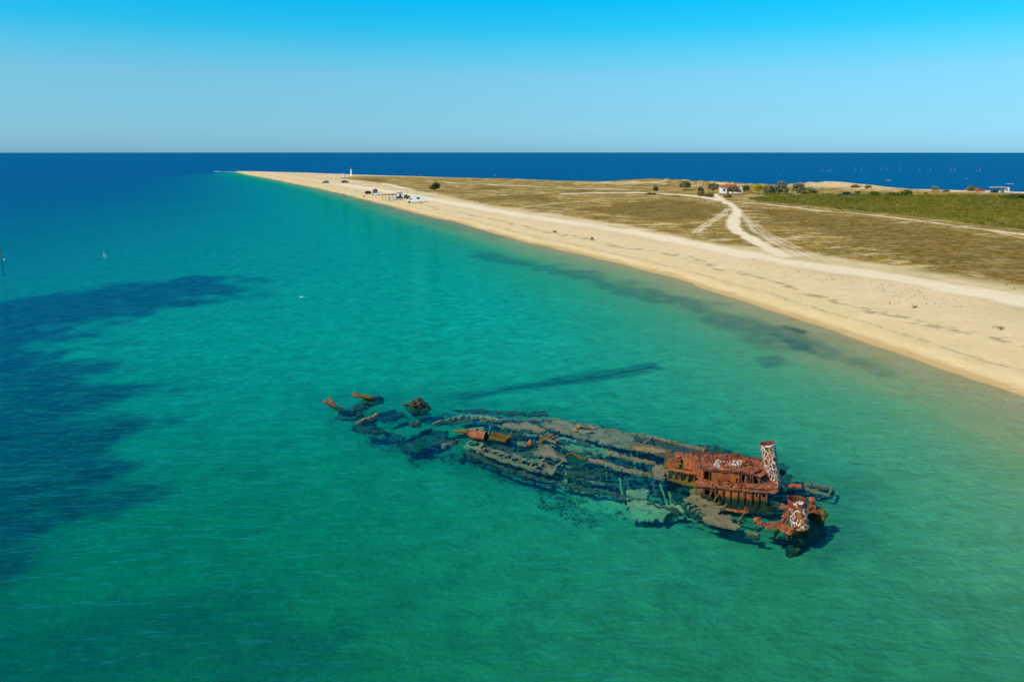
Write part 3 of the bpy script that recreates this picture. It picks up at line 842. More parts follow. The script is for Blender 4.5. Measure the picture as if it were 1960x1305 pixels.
# casing roof
slab(wk, 'casing_roof', Z1, [(455, 300), (520, 286), (650, 288), (800, 300), (900, 312), (1020, 330), (1125, 346), (1150, 400), (1150, 470), (1120, 482), (1050, 470), (1000, 455), (940, 447), (800, 440), (690, 436), (640, 430), (585, 400), (600, 382), (545, 350), (470, 330)],
     ROOF, M_RUST, 0.05, [circ(997, 392, 28, 8), [(1052, 468), (1078, 436), (1112, 432), (1128, 442), (1098, 462)], circ(612, 402, 6, 4), circ(700, 325, 9, 4)], 0.16, 0.025, 0.03, 0.03)
slab(wk, 'roof_end_plate', Z1, [(1125, 380, 1.26), (1150, 405, 1.2), (1190, 480, 0.95), (1235, 545, 0.66), (1160, 545, 0.70), (1090, 500, 0.9), (1060, 475, 1.22)], 1.0, M_RUST_DARK, 0.05, (), 0.14, 0.04, 0.03)
slab(wk, 'fore_casing_plate', Z1, [(400, 278), (455, 282), (472, 300), (470, 332), (430, 336), (405, 312)], 0.92, M_RUST, 0.06, (), 0.16, 0.05, 0.04)
# casing walls
cw = [(585, 402), (640, 432), (690, 437), (800, 441), (940, 448), (1000, 456), (1052, 472), (1120, 484)]
cwp = [W(Z1, p, ROOF) for p in cw]
wall(wk, 'wall_panel', cwp[0], cwp[1], DECK - 0.05, ROOF - 0.06, M_RUST_HOT, [[(0.35, 0.72), (0.6, 0.72), (0.6, 0.98), (0.35, 0.98)]], 0.03, 0.15)
wall(wk, 'wall_panel', cwp[1] + Vector((0.12, 0.35, 0)), cwp[2] + Vector((-0.05, 0.30, 0)), DECK - 0.05, ROOF - 0.06, M_RUST_DARK, [[(0.35, 0.66), (0.8, 0.66), (0.8, 1.15), (0.35, 1.15)]], 0.03, 0.15)
wall(wk, 'wall_panel', cwp[2], cwp[3], DECK - 0.05, ROOF - 0.06, M_RUST_HOT, (), 0.03, 0.18, 0.01, 0.03)
wall(wk, 'wall_panel', cwp[3], cwp[4], DECK - 0.05, ROOF - 0.06, M_RUST_HOT, [[(0.80, 0.72), (0.92, 0.72), (0.92, 0.86), (0.80, 0.86)]], 0.03, 0.18, 0.01, 0.03)
wall(wk, 'wall_panel', cwp[4], cwp[5], DECK - 0.05, ROOF - 0.06, M_RUST, [[(0.2, 0.62), (0.75, 0.66), (0.7, 1.1), (0.3, 1.16)]], 0.03, 0.12, 0.03)
wall(wk, 'wall_panel', cwp[5], cwp[6], DECK - 0.05, ROOF - 0.06, M_RUST_DARK, [[(0.1, 0.7), (0.45, 0.62), (0.5, 1.0), (0.2, 1.12)], [(0.62, 0.75), (0.9, 0.7), (0.85, 1.1), (0.65, 1.05)]], 0.03, 0.12, 0.03)
wall(wk, 'wall_panel', cwp[6] + Vector((0.05, 0.2, 0)), cwp[7] + Vector((0, 0.15, 0)), DECK - 0.05, 1.05, M_RUST_DARK, [[(0.15, 0.72), (0.7, 0.72), (0.6, 0.98), (0.2, 0.95)]], 0.03, 0.12, 0.03)
for i in (1, 2, 4, 6):
    beam(wk, 'stanchion', Vector((cwp[i].x, cwp[i].y - 0.04, DECK - 0.02)), Vector((cwp[i].x, cwp[i].y - 0.04, ROOF - 0.07)), 0.035, 0.035, M_RUST_DARK, 4)
cwf = [W(Z1, p, ROOF) for p in [(470, 300), (650, 288), (900, 312), (1125, 346)]]
for a, b in zip(cwf[:-1], cwf[1:]):
    wall(wk, 'far_wall_panel', b, a, -0.6, ROOF - 0.06, M_RUST_DARK, (), 0.03, 0.3)
inn = [W(Z1, p, ROOF) for p in [(470, 331), (545, 351), (600, 383)]]
wall(wk, 'inner_wall_panel', inn[0], inn[1], 0.62, ROOF - 0.02, M_RUST_HOT, [circ(0.55, 0.95, 0.05, 0.10, 8)], 0.03, 0.15)
wall(wk, 'inner_wall_panel', inn[1], inn[2], 0.62, ROOF - 0.02, M_RUST, (), 0.03, 0.15)
beam(wk, 'ledge_flange', W(Z1, (455, 334), ROOF - 0.22), W(Z1, (600, 384), ROOF - 0.22), 0.03, 0.10, M_RUST_DARK)
# main side deck with its edge flange
slab(wk, 'side_deck', Z1, [(600, 505), (640, 500), (690, 498), (800, 520), (960, 548), (1090, 556), (1165, 545), (1235, 540), (1262, 575), (1245, 600), (1175, 604), (1080, 600), (1000, 594), (900, 582), (800, 568), (690, 554), (585, 548), (565, 528)],
     DECK, M_RUST, 0.05, [circ(695, 545, 16, 4), circ(768, 556, 17, 4), circ(835, 565, 17, 4), circ(925, 553, 9, 4), circ(1020, 582, 8, 3)], 0.15, 0.03, 0.025, 0.02)
slab(wk, 'deck_plank_step', Z1, [(980, 548), (1090, 545), (1215, 525), (1262, 560), (1250, 585), (1180, 590), (1080, 582), (985, 572)], 0.74, M_RUST, 0.05, [circ(1080, 565, 14, 4)], 0.14, 0.04, 0.03)
slab(wk, 'end_overhang_plate', Z1, [(1165, 580), (1255, 585), (1262, 610), (1235, 622), (1180, 612)], 0.66, M_RUST, 0.06, (), 0.12, 0.05, 0.02)
for i in range(11):
    u = i / 10
    a = W(Z1, (640 + 520 * u, 512 + 62 * u), DECK + 0.02)
    beam(wk, 'deck_bracket', a, a + Vector((0.16, 0.42, 0.16 + 0.1 * (i % 2))), 0.022, 0.05, M_RUST_DARK, 3)
# hull side: plating, rail strake and frames
hs = [W(Z1, p, DECK) for p in [(575, 549), (740, 566), (900, 584), (1030, 598), (1172, 606)]]
for i, (a, b) in enumerate(zip(hs[:-1], hs[1:])):
    if i == 0:
        wall(wk, 'hull_plating', a, b, -0.9, 0.46, M_RUST_DARK, [[(0.06, 0.02), (0.3, 0.02), (0.3, 0.34), (0.06, 0.36)], [(0.45, 0.0), (0.72, 0.0), (0.7, 0.32), (0.47, 0.34)], [(0.8, -0.15), (0.95, -0.15), (0.95, 0.25), (0.8, 0.25)]], 0.03, 0.14, 0.03)
    elif i == 3:
        wall(wk, 'hull_plating', a, b, -0.9, 0.52, M_RUST_HOT, [[(0.32, 0.16), (0.56, 0.16), (0.56, 0.42), (0.32, 0.42)], [(0.68, 0.16), (0.90, 0.16), (0.90, 0.42), (0.68, 0.42)]], 0.03, 0.12, 0.01)
    else:
        wall(wk, 'hull_plating', a, b, -0.9, 0.52, M_RUST_HOT, (), 0.03, 0.15, 0.02)
    beam(wk, 'strake', Vector((a.x, a.y - 0.05, 0.55)), Vector((b.x, b.y - 0.05, 0.55)), 0.05, 0.045, M_RUST, 6, 0.2)
for x, y in ((740, 568), (800, 574), (858, 580), (918, 587), (975, 593), (1038, 600), (1096, 603), (1165, 607)):
    p = W(Z1, (x, y), DECK)
    beam(wk, 'frame', Vector((p.x, p.y - 0.06, 0.50)), Vector((p.x + 0.02, p.y - 0.07, -0.25)), 0.03, 0.045, M_RUST_DARK, 4)
wall(wk, 'hull_end_plating', hs[-1] + Vector((0.02, 0.02, 0)), hs[-1] + Vector((0.55, 1.1, 0)), -0.9, 0.5, M_RUST_DARK, [[(0.2, 0.05), (0.8, 0.05), (0.8, 0.4), (0.2, 0.4)]], 0.03, 0.15)
slab(wk, 'bilge_plate', Z1, [(575, 560), (740, 600), (900, 640), (1040, 680), (1175, 705), (1290, 700), (1300, 720), (1180, 740), (1030, 715), (880, 680), (740, 640), (600, 590)], -0.3, M_BILGE, 0.5, (), 0.18, 0.10, 0.12)
# left girder with arched lightening holes
ga, gb = W(Z1, (346, 424), 0.62), W(Z1, (606, 466), 0.62)
beam(wk, 'girder_flange', ga, gb, 0.16, 0.03, M_RUST_HOT, 8, 0.2)
def arch(u0, u1, z0, z1, n=7):
    m, h = (u0 + u1) / 2, (u1 - u0) / 2
    return [(u0, z0), (u1, z0)] + [(m + h * math.cos(math.pi * k / n), z1 - 0.16 + 0.16 * math.sin(math.pi * k / n)) for k in range(n + 1)]
wall(wk, 'girder_web', ga + Vector((0, 0.1, 0)), gb + Vector((0, 0.1, 0)), -0.1, 0.58, M_WEEDY, [arch(0.02, 0.15, 0.05, 0.46), arch(0.21, 0.33, 0.05, 0.48), arch(0.42, 0.58, 0.05, 0.48), arch(0.67, 0.80, 0.08, 0.48), arch(0.86, 0.96, 0.08, 0.44)], 0.04, 0.12, 0.015)
for u in (0.0, 0.18, 0.385, 0.62, 0.83):
    p = ga.lerp(gb, u)
    beam(wk, 'girder_bracket', Vector((p.x, p.y - 0.14, 0.58)), Vector((p.x + 0.05, p.y - 0.02, -0.05)), 0.02, 0.10, M_RUST, 3, 0.2)
beam(wk, 'girder_flange', W(Z1, (606, 466), 0.62), W(Z1, (690, 500), 0.62), 0.14, 0.03, M_RUST, 5, 0.2)
slab(wk, 'weedy_shelf', Z1, [(345, 485), (420, 500), (500, 515), (600, 548), (590, 568), (480, 545), (380, 515), (335, 505)], 0.02, M_WEEDY, 0.12, (), 0.14, 0.06, 0.05)
slab(wk, 'fore_deck_plate', Z1, [(325, 296), (400, 288), (468, 335), (472, 362), (420, 424), (345, 424), (308, 372)], 0.24, M_CRUST_D, 0.1, [circ(372, 388, 9, 14, 8)], 0.15, 0.06, 0.05)
slab(wk, 'weedy_deck_plate', Z1, [(350, 340), (470, 365), (415, 428), (335, 425), (310, 385)], 0.28, M_WEEDY, 0.06, (), 0.15, 0.08, 0.04)
slab(wk, 'encrusted_bulkhead_plate', Z1, [(308, 365), (345, 426), (345, 505), (270, 496), (185, 468), (240, 376)], -0.04, M_CRUST, 0.2, (), 0.15, 0.08, 0.07)
wall(wk, 'hold_end_wall', W(Z1, (592, 385), 0.6), W(Z1, (600, 440), 0.6), -1.2, 0.6, M_RUST_DARK)
# roof fittings
def stub(name, conv, p0, z0, p1, r, mat=M_RUST_DARK):
    a = W(conv, p0, z0); b = atd(*conv(*p1), a.y); pipe(wk, name, [a, a.lerp(b, 0.5), b], r, mat, 8, 0.08)
stub('bollard_post', ZG, (968, 300), ROOF - 0.02, (955, 160), 0.06)
stub('bent_bracket', ZG, (570, 345), ROOF - 0.25, (700, 205), 0.045)
stub('roof_vent', ZG, (1420, 490), ROOF - 0.02, (1412, 410), 0.09)
stub('roof_vent', ZG, (1345, 600), ROOF - 0.02, (1355, 545), 0.06)
stub('roof_vent', ZG, (1885, 545), ROOF - 0.02, (1885, 470), 0.08)
stub('roof_bolt', ZG, (780, 370), ROOF - 0.02, (785, 335), 0.07)
stub('roof_bolt', ZG, (1215, 340), ROOF - 0.02, (1215, 312), 0.06)
lump(wk, 'cleat', W(ZG, (1630, 365), ROOF + 0.1), 0.22, 0.12, 0.16, M_RUST_DARK, 2)
lump(wk, 'cleat', W(ZG, (350, 400), 0.98), 0.2, 0.14, 0.12, M_RUST, 2)
lump(wk, 'broken_pump', W(Z1, (1085, 470), 0.85), 0.25, 0.2, 0.22, M_RUST_DARK, 2, 0.5)
# painted graffiti on the casing roof
def gl_(*pts): return [W(ZG, p, ROOF + 0.055) for p in pts]
G = [gl_((1175, 488), (1225, 482), (1272, 482)), gl_((1240, 462), (1215, 500), (1200, 530)), gl_((1168, 535), (1230, 530), (1290, 520)), gl_((1298, 480), (1296, 500), (1302, 525)), gl_((1318, 498), (1345, 488), (1376, 490), (1368, 520)),
     gl_((1140, 562), (1225, 556), (1312, 556)), gl_((1175, 540), (1150, 590), (1128, 642)), gl_((1185, 575), (1240, 590), (1292, 585)), gl_((1108, 602), (1190, 600), (1285, 612)), gl_((1245, 560), (1232, 600), (1212, 635)), gl_((1292, 548), (1272, 600), (1248, 642)),
     gl_((1140, 620), (1180, 612), (1200, 625)), gl_((1430, 515), (1446, 520)), gl_((1300, 660), (1340, 690)),
     gl_((1488, 606), (1515, 545), (1545, 488), (1575, 525), (1600, 556)), gl_((1468, 545), (1515, 555), (1560, 556)), gl_((1472, 590), (1520, 580), (1562, 572)), gl_((1575, 494), (1610, 488), (1642, 494)), gl_((1605, 495), (1580, 550), (1556, 602)),
     gl_((1640, 502), (1672, 535), (1700, 560)), gl_((1668, 512), (1700, 490), (1745, 490), (1772, 508), (1750, 532), (1705, 538), (1670, 520)), gl_((1640, 558), (1700, 552), (1758, 566), (1735, 585)), gl_((1558, 600), (1620, 590), (1690, 596), (1740, 600)),
     gl_((1690, 560), (1712, 590), (1700, 630)), gl_((1640, 560), (1625, 585), (1640, 606)), gl_((1800, 482), (1770, 488), (1735, 480)), gl_((1570, 560), (1620, 575))]
strokes(wk, 'roof_graffiti', G, M_PAINT, 0.017)
def clutter(root, name, conv, poly, z, n, smin, smax, mat, seed):
    """loose flakes, bolts and torn scraps lying on a surface, joined"""
    g = random.Random(seed); pol = [(q.x, q.y) for q in (W(conv, a, z) for a in poly)]
    xs = [a[0] for a in pol]; ys = [a[1] for a in pol]; mb = MB(); k = 0
    o0 = Vector(root.location)
    while k < n:
        x_, y_ = g.uniform(min(xs), max(xs)), g.uniform(min(ys), max(ys))
        if not inside(np.array([x_]), np.array([y_]), pol)[0]: continue
        k += 1
        s1, s2, s3 = g.uniform(smin, smax), g.uniform(smin, smax) * 0.5, g.uniform(0.03, 0.14)
        mb.box(Vector((x_, y_, z + s3 * 0.3)) - o0, (s1, s2, s3), g.uniform(0, 3.1), g.uniform(0.5, 1.0))
    o = mb.build(name, mat, root); o['kind'] = 'stuff'; return o
clutter(wk, 'roof_scraps', Z1, [(520, 295), (800, 308), (1110, 352), (1130, 440), (950, 440), (640, 425)], ROOF + 0.03, 70, 0.06, 0.28, M_RUST_DARK, 1)
clutter(wk, 'roof_flakes', Z1, [(520, 295), (800, 308), (1110, 352), (1130, 440), (950, 440), (640, 425)], ROOF + 0.03, 60, 0.04, 0.2, M_RUST_HOT, 2)
clutter(wk, 'deck_scraps', Z1, [(610, 510), (700, 505), (960, 552), (1160, 556), (1240, 560), (1170, 600), (900, 578), (700, 550)], DECK + 0.03, 110, 0.06, 0.34, M_RUST_DARK, 3)
clutter(wk, 'deck_flakes', Z1, [(610, 510), (700, 505), (960, 552), (1160, 556), (1240, 560), (1170, 600), (900, 578), (700, 550)], DECK + 0.03, 70, 0.05, 0.3, M_RUST_HOT, 4)
clutter(wk, 'shelf_scraps', Z1, [(330, 300), (470, 340), (420, 420), (345, 424)], 0.28, 40, 0.06, 0.3, M_RUST, 5)
chain_ = [W(Z1, p_, ROOF + 0.03) for p_ in [(590, 400), (640, 431), (800, 440), (940, 447), (1050, 471)]]
for a, b in zip(chain_[:-1], chain_[1:]): beam(wk, 'roof_edge_flange', a, b, 0.035, 0.06, M_RUST_DARK, 6, 0.4)
chain_ = [W(Z1, p_, ROOF + 0.03) for p_ in [(500, 290), (650, 290), (800, 302), (960, 322), (1120, 346)]]
for a, b in zip(chain_[:-1], chain_[1:]): beam(wk, 'roof_edge_flange', a, b, 0.035, 0.06, M_RUST_DARK, 6, 0.4)
for a, b in (((700, 294), (720, 436)), ((860, 308), (870, 442)), ((1010, 330), (1010, 452))): beam(wk, 'roof_seam', W(Z1, a, ROOF + 0.03), W(Z1, b, ROOF + 0.03), 0.03, 0.025, M_RUST, 6, 0.3)
# tall funnel
fb = W(Z1, (1226, 540), 0.45); ft = atd(*Z1(1168, 207), fb.y + 0.05)
fun, fP = funnel(wk, 'funnel', fb, ft, 0.43, 0.44, (0.02, 0.02), seed=3, dents=0.02)
lump(wk, 'funnel_bracket', W(Z1, (1288, 452), 0.85), 0.30, 0.12, 0.22, M_RUST_DARK, 2, 0.3)
# aft hull remains: submerged lattice behind the funnel
def dk(z): return z
slab(wk, 'sunken_aft_deck', ZR, [(690, 60), (1080, 20), (1380, 75), (1620, 120), (1590, 250), (1470, 270), (1250, 240), (1000, 200), (700, 170)], -0.75, M_CRUST_D, 0.1, [circ(1340, 170, 140, 26), circ(900, 150, 90, 18)], 0.2, 0.06, 0.08)
for a, b in (((1090, 40), (1610, 122)), ((1130, 150), (1560, 250)), ((1090, 40), (1180, 160)), ((1610, 122), (1545, 255)), ((1220, 185), (1330, 165)), ((1180, 60), (1400, 95))):
    beam(wk, 'deck_beam', W(ZR, a, -0.28), W(ZR, b, -0.28), 0.06, 0.07, M_CRUST, 8, 0.3)
slab(wk, 'rusty_floating_plate', ZR, [(785, 58), (880, 48), (1062, 70), (1062, 105), (1000, 100), (800, 82)], 0.22, M_RUST_HOT, 0.10, (), 0.12, 0.03, 0.02)
slab(wk, 'encrusted_aft_plate', ZR, [(930, 10), (1010, -5), (1070, 20), (1040, 45), (960, 40)], -0.02, M_CRUST, 0.1, (), 0.12, 0.05, 0.05)
# far side of the hull: deck strip, plate and ring
slab(wk, 'far_deck_plate', Z2, [(930, 238), (1100, 246), (1250, 275), (1500, 320), (1662, 352), (1645, 392), (1610, 442), (1480, 420), (1250, 372), (1120, 335), (1010, 300)], -0.24, M_CRUST, 0.15, [circ(1300, 300, 48, 12)], 0.2, 0.09, 0.10, 0.08)
ring_c = W(Z2, (1290, 298), 0.0)
ring_mesh('hatch_ring', [ring_c + Vector((0.80 * math.cos(k * math.pi / 10) + 0.06 * math.sin(k * 1.7), 0.62 * math.sin(k * math.pi / 10), -0.10 + 0.07 * math.sin(k * 2.1))) for k in range(1, 18)], [0.10 + 0.07 * abs(math.sin(k * 2.3)) for k in range(17)], 7, M_CRUST, wk, True, 0.6, 0.45, False)
slab(wk, 'deck_bridge', Z2, [(1640, 392), (1720, 415), (1905, 458), (1880, 500), (1790, 480), (1610, 442)], -0.02, M_WEEDY, 0.12, (), 0.16, 0.06, 0.06)
slab(wk, 'deck_bridge', Z1, [(60, 215), (200, 245), (330, 272), (335, 300), (200, 285), (40, 250)], 0.02, M_CRUST, 0.10, (), 0.16, 0.06, 0.06)
fe = [W(Z1, p, -0.10) for p in [(75, 135), (210, 158), (330, 190), (450, 220), (560, 243), (650, 268)]]
for a, b in zip(fe[:-1], fe[1:]): beam(wk, 'far_gunwale', a, b, 0.07, 0.10, M_CRUST, 6, 0.35)
beam(wk, 'cross_beam', W(Z1, (215, 158), -0.08), W(Z1, (140, 215), -0.08), 0.05, 0.06, M_CRUST)
wall(wk, 'sunken_far_side', fe[0], fe[-1], -1.9, -0.15, M_CRUST_D, (), 0.06, 0.35)
slab(wk, 'sunken_hold_floor', Z1, [(60, 150), (330, 200), (640, 275), (480, 300), (330, 280), (120, 240)], -0.9, M_CRUST_D, 0.2, (), 0.25, 0.1, 0.12)
# hold coamings and cross structure, just awash
def chain(name, conv, pts, z, w, h, mat, jit=0.3):
    P = [W(conv, p, z) for p in pts]
    for a, b in zip(P[:-1], P[1:]): beam(wk, name, a, b, w, h, mat, 6, jit)
chain('hatch_coaming', Z2, [(1430, 470), (1540, 500), (1640, 522), (1790, 552)], -0.10, 0.09, 0.10, M_CRUST)
chain('hatch_coaming', Z2, [(1300, 530), (1420, 552), (1560, 595), (1660, 622), (1760, 640)], -0.14, 0.12, 0.10, M_CRUST)
slab(wk, 'sunken_hold_plate', Z2, [(1130, 420), (1300, 400), (1500, 455), (1540, 495), (1430, 510), (1300, 500), (1180, 470)], -0.75, M_CRUST_G, 0.1, (), 0.25, 0.12, 0.12)
slab(wk, 'sunken_hold_floor', Z2, [(1500, 440), (1880, 500), (1800, 560), (1720, 610), (1500, 580), (1330, 530), (1420, 500)], -1.5, M_CRUST_D, 0.1, [circ(1640, 585, 110, 22)], 0.3, 0.12, 0.15)
# fore deck: U-shaped plates round an open hatch
slab(wk, 'fore_deck_strip', Z2, [(650, 258), (740, 248), (810, 262), (860, 250), (885, 262), (1005, 312), (1062, 338), (1000, 330), (900, 318), (780, 300), (700, 285)], -0.12, M_CRUST, 0.14, (), 0.16, 0.09, 0.10)
slab(wk, 'fore_deck_strip', Z2, [(1005, 330), (1062, 340), (1010, 372), (960, 400), (920, 412), (945, 388)], 0.0, M_WEEDY, 0.12, (), 0.14, 0.06, 0.06)
slab(wk, 'fore_deck_strip', Z2, [(920, 412), (1000, 412), (1050, 440), (1100, 490), (1152, 532), (1080, 515), (990, 495), (905, 478)], -0.10, M_CRUST, 0.14, (), 0.15, 0.07, 0.07)
for a, b in (((1010, 388), (1085, 352)), ((1040, 398), (1100, 380)), ((990, 372), (1070, 405)), ((1060, 395), (1100, 388))):
    beam(wk, 'deck_beam', W(Z2, a, -0.06), W(Z2, b, -0.06), 0.05, 0.06, M_CRUST)
chain('hatch_coaming', Z2, [(1150, 488), (1195, 482), (1250, 508), (1290, 520)], 0.02, 0.06, 0.07, M_WEEDY)
stub('rusty_spike', Z2, (1288, 525), -0.05, (1285, 508), 0.07, M_RUST_HOT)
slab(wk, 'fore_hatch_lip', Z2, [(760, 400), (830, 395), (900, 405), (870, 425), (790, 420)], -0.2, M_CRUST, 0.1, (), 0.15, 0.06, 0.06)
# port-side lattice of deck beams
la, lb = W(Z2, (500, 470), -0.32), W(Z2, (1000, 625), -0.32)
lc, ld = W(Z2, (640, 440), -0.30), W(Z2, (1130, 560), -0.36)
beam(wk, 'deck_stringer', la, lb, 0.10, 0.09, M_CRUST, 14, 0.5)
beam(wk, 'deck_stringer', la.lerp(lc, 0.55), lb.lerp(ld, 0.55), 0.09, 0.09, M_CRUST, 14, 0.5)
for k in range(9):
    u = (k + random.uniform(-0.15, 0.15)) / 8.3
    a, b = la.lerp(lb, u), lc.lerp(ld, u)
    beam(wk, 'deck_beam', a, a.lerp(b, random.uniform(0.6, 1.05)), 0.10, 0.08, M_CRUST, 6, 0.45)
slab(wk, 'sunken_side_plate', Z2, [(480, 440), (700, 430), (900, 480), (1150, 560), (1080, 640), (900, 620), (700, 560), (520, 490)], -1.0, M_CRUST_D, 0.4, (), 0.3, 0.15, 0.2)
slab(wk, 'tilted_plate', Z2, [(925, 606, -0.25), (1000, 570, -0.1), (1088, 578, -0.1), (1042, 634, -0.3)], -0.2, M_CRUST, 0.08, (), 0.15, 0.05, 0.05)
slab(wk, 'square_hatch_frame', Z2, [(405, 425), (470, 380), (555, 388), (562, 425), (520, 448), (430, 438)], -0.35, M_CRUST_G, 0.1, [circ(482, 412, 44, 17)], 0.15, 0.06, 0.06)
slab(wk, 'sunken_bow_plate', Z2, [(330, 165), (520, 160), (700, 180), (1000, 180), (1020, 205), (850, 205), (600, 200), (420, 185)], -0.8, M_CRUST_D, 0.12, (), 0.3, 0.15, 0.2)
slab(wk, 'sunken_bow_plate', Z2, [(180, 262), (320, 222), (520, 205), (650, 232), (640, 262), (500, 240), (330, 262), (220, 285)], -0.45, M_CRUST_D, 0.12, (), 0.22, 0.15, 0.15)
chain('bow_rim', Z2, [(190, 268), (320, 232), (430, 214), (560, 222), (660, 240)], -0.25, 0.07, 0.09, M_CRUST_G, 0.5)
slab(wk, 'sunken_bow_deck', Z2, [(380, 280), (560, 250), (760, 300), (940, 340), (960, 395), (760, 380), (560, 330)], -1.3, M_CRUST_D, 0.12, [circ(860, 372, 70, 14), circ(640, 300, 40, 14)], 0.3, 0.15, 0.15)
slab(wk, 'sunken_bow_deck', Z2, [(310, 315), (440, 300), (560, 290), (540, 330), (400, 345)], -0.5, M_CRUST_G, 0.1, (), 0.2, 0.1, 0.1)
slab(wk, 'sunken_floor_plate', Z2, [(560, 380), (900, 400), (960, 480), (1140, 545), (1060, 560), (800, 490), (600, 440)], -0.6, M_CRUST_D, 0.1, [circ(820, 455, 60, 18)], 0.25, 0.12, 0.14)
lump(wk, 'bollard', W(Z2, (885, 412), 0.05), 0.17, 0.17, 0.32, M_RUST_HOT, 2, 0.15)
lump(wk, 'bollard', W(Z2, (965, 400), 0.05), 0.14, 0.14, 0.18, M_WEEDY, 2, 0.2)
# near side: the collapsed shell plating
slab(wk, 'sunken_shell_plate', Z2, [(1090, 690, -1.3), (1300, 738, -0.9), (1480, 770, -0.7), (1560, 772, -0.6), (1625, 725, -0.45), (1742, 742, -0.45), (1725, 800, -0.6), (1850, 850, -0.6), (1962, 872, -0.6), (1962, 972, -1.2), (1720, 975, -1.5), (1450, 962, -1.7), (1300, 905, -1.6), (1180, 832, -1.5)], -0.95, M_CRUST_G, 0.4, [circ(1525, 860, 36, 10), circ(1800, 900, 20, 9)], 0.28, 0.12, 0.2, 0.2)
slab(wk, 'raised_shell_plate', Z1, [(0, 600), (90, 582), (175, 600), (165, 660), (60, 655), (0, 690)], -0.5, M_CRUST_G, 0.12, (), 0.2, 0.08, 0.08)
slab(wk, 'sunken_shell_plate', Z1, [(0, 690, -0.5), (170, 680, -0.4), (300, 720, -0.35), (450, 725, -0.3), (480, 765, -0.4), (400, 790, -0.5), (540, 830, -0.6), (640, 858, -0.5), (560, 880, -0.9), (400, 862, -0.9), (200, 868, -1.0), (0, 850, -1.0)], -0.42, M_CRUST_G, 0.12, [circ(375, 785, 60, 28), circ(250, 790, 22, 10)], 0.2, 0.10, 0.12)
for k in range(5):
    a = W(Z1, (470 + k * 36, 720 + k * 24), -0.30); b = W(Z1, (560 + k * 34, 690 + k * 30), -0.30)
    beam(wk, 'shell_frame', a, b, 0.05, 0.08, M_CRUST, 5, 0.4)
slab(wk, 'sunken_shell_floor', Z1, [(430, 740), (520, 690), (640, 770), (640, 850), (540, 828)], -1.0, M_CRUST_D, 0.1, (), 0.25, 0.1, 0.1)
slab(wk, 'stranded_shell_plate', ZN, [(560, 230), (640, 215), (800, 240), (830, 300), (770, 360), (860, 430), (960, 440), (1060, 500), (1150, 520), (1150, 570), (1050, 570), (1080, 650), (1200, 650), (1330, 640), (1290, 740), (1330, 820), (1400, 830), (1470, 920), (1740, 985), (1700, 1000), (1400, 930), (1180, 870), (980, 820), (800, 780), (720, 660), (770, 610), (700, 500), (540, 430), (430, 390), (480, 330)],
     -0.09, M_CRUST, 0.12, [circ(1150, 610, 60, 24), circ(1255, 640, 40, 22)], 0.14, 0.05, 0.05, 0.04)
for (a, b, w) in (((860, 380), (950, 240), 0.04), ((950, 430), (1060, 270), 0.04), ((1350, 810), (1490, 620), 0.04), ((1010, 480), (1060, 450), 0.05), ((1130, 530), (1165, 495), 0.05)):
    beam(wk, 'shell_rib', W(ZN, a, 0.04), W(ZN, b, 0.12), w, 0.05, M_WEEDY, 5, 0.25)
beam(wk, 'rusty_stringer', W(ZN, (1150, 570), 0.08), W(ZN, (1370, 605), 0.2), 0.04, 0.05, M_RUST_HOT, 5, 0.25)
beam(wk, 'rusty_stringer', W(ZN, (1370, 605), 0.2), W(ZN, (1490, 620), 0.22), 0.05, 0.06, M_RUST_HOT, 4, 0.3)
a = W(ZN, (1480, 640), 0.0); beam(wk, 'shell_rib', a, atd(*ZN(1520, 545), a.y), 0.03, 0.12, M_RUST, 4, 0.2)
a = W(ZN, (1380, 600), 0.1); beam(wk, 'shell_rib', a, atd(*ZN(1395, 545), a.y), 0.03, 0.06, M_RUST_DARK, 3, 0.2)
slab(wk, 'sunken_keel_plate', ZN, [(760, 800), (1000, 850), (1300, 930), (1600, 1000), (1800, 1040), (1700, 1080), (1400, 1020), (1100, 930), (850, 860)], -0.7, M_CRUST_D, 0.12, (), 0.25, 0.12, 0.15)
slab(wk, 'sunken_hull_bottom', Z2, [(400, 470), (560, 300), (900, 250), (1300, 280), (1900, 400), (2350, 480), (2760, 580), (2900, 700), (2850, 850), (2500, 900), (2200, 850), (1800, 760), (1400, 690), (1000, 640), (640, 520)], -1.15, M_CRUST_D, 0.5,
     [circ(1400, 560, 120, 26), circ(2480, 790, 100, 24), circ(1640, 590, 90, 20), circ(1130, 440, 90, 22)], 0.17, 0.2, 0.2, 0.3, 1.6)

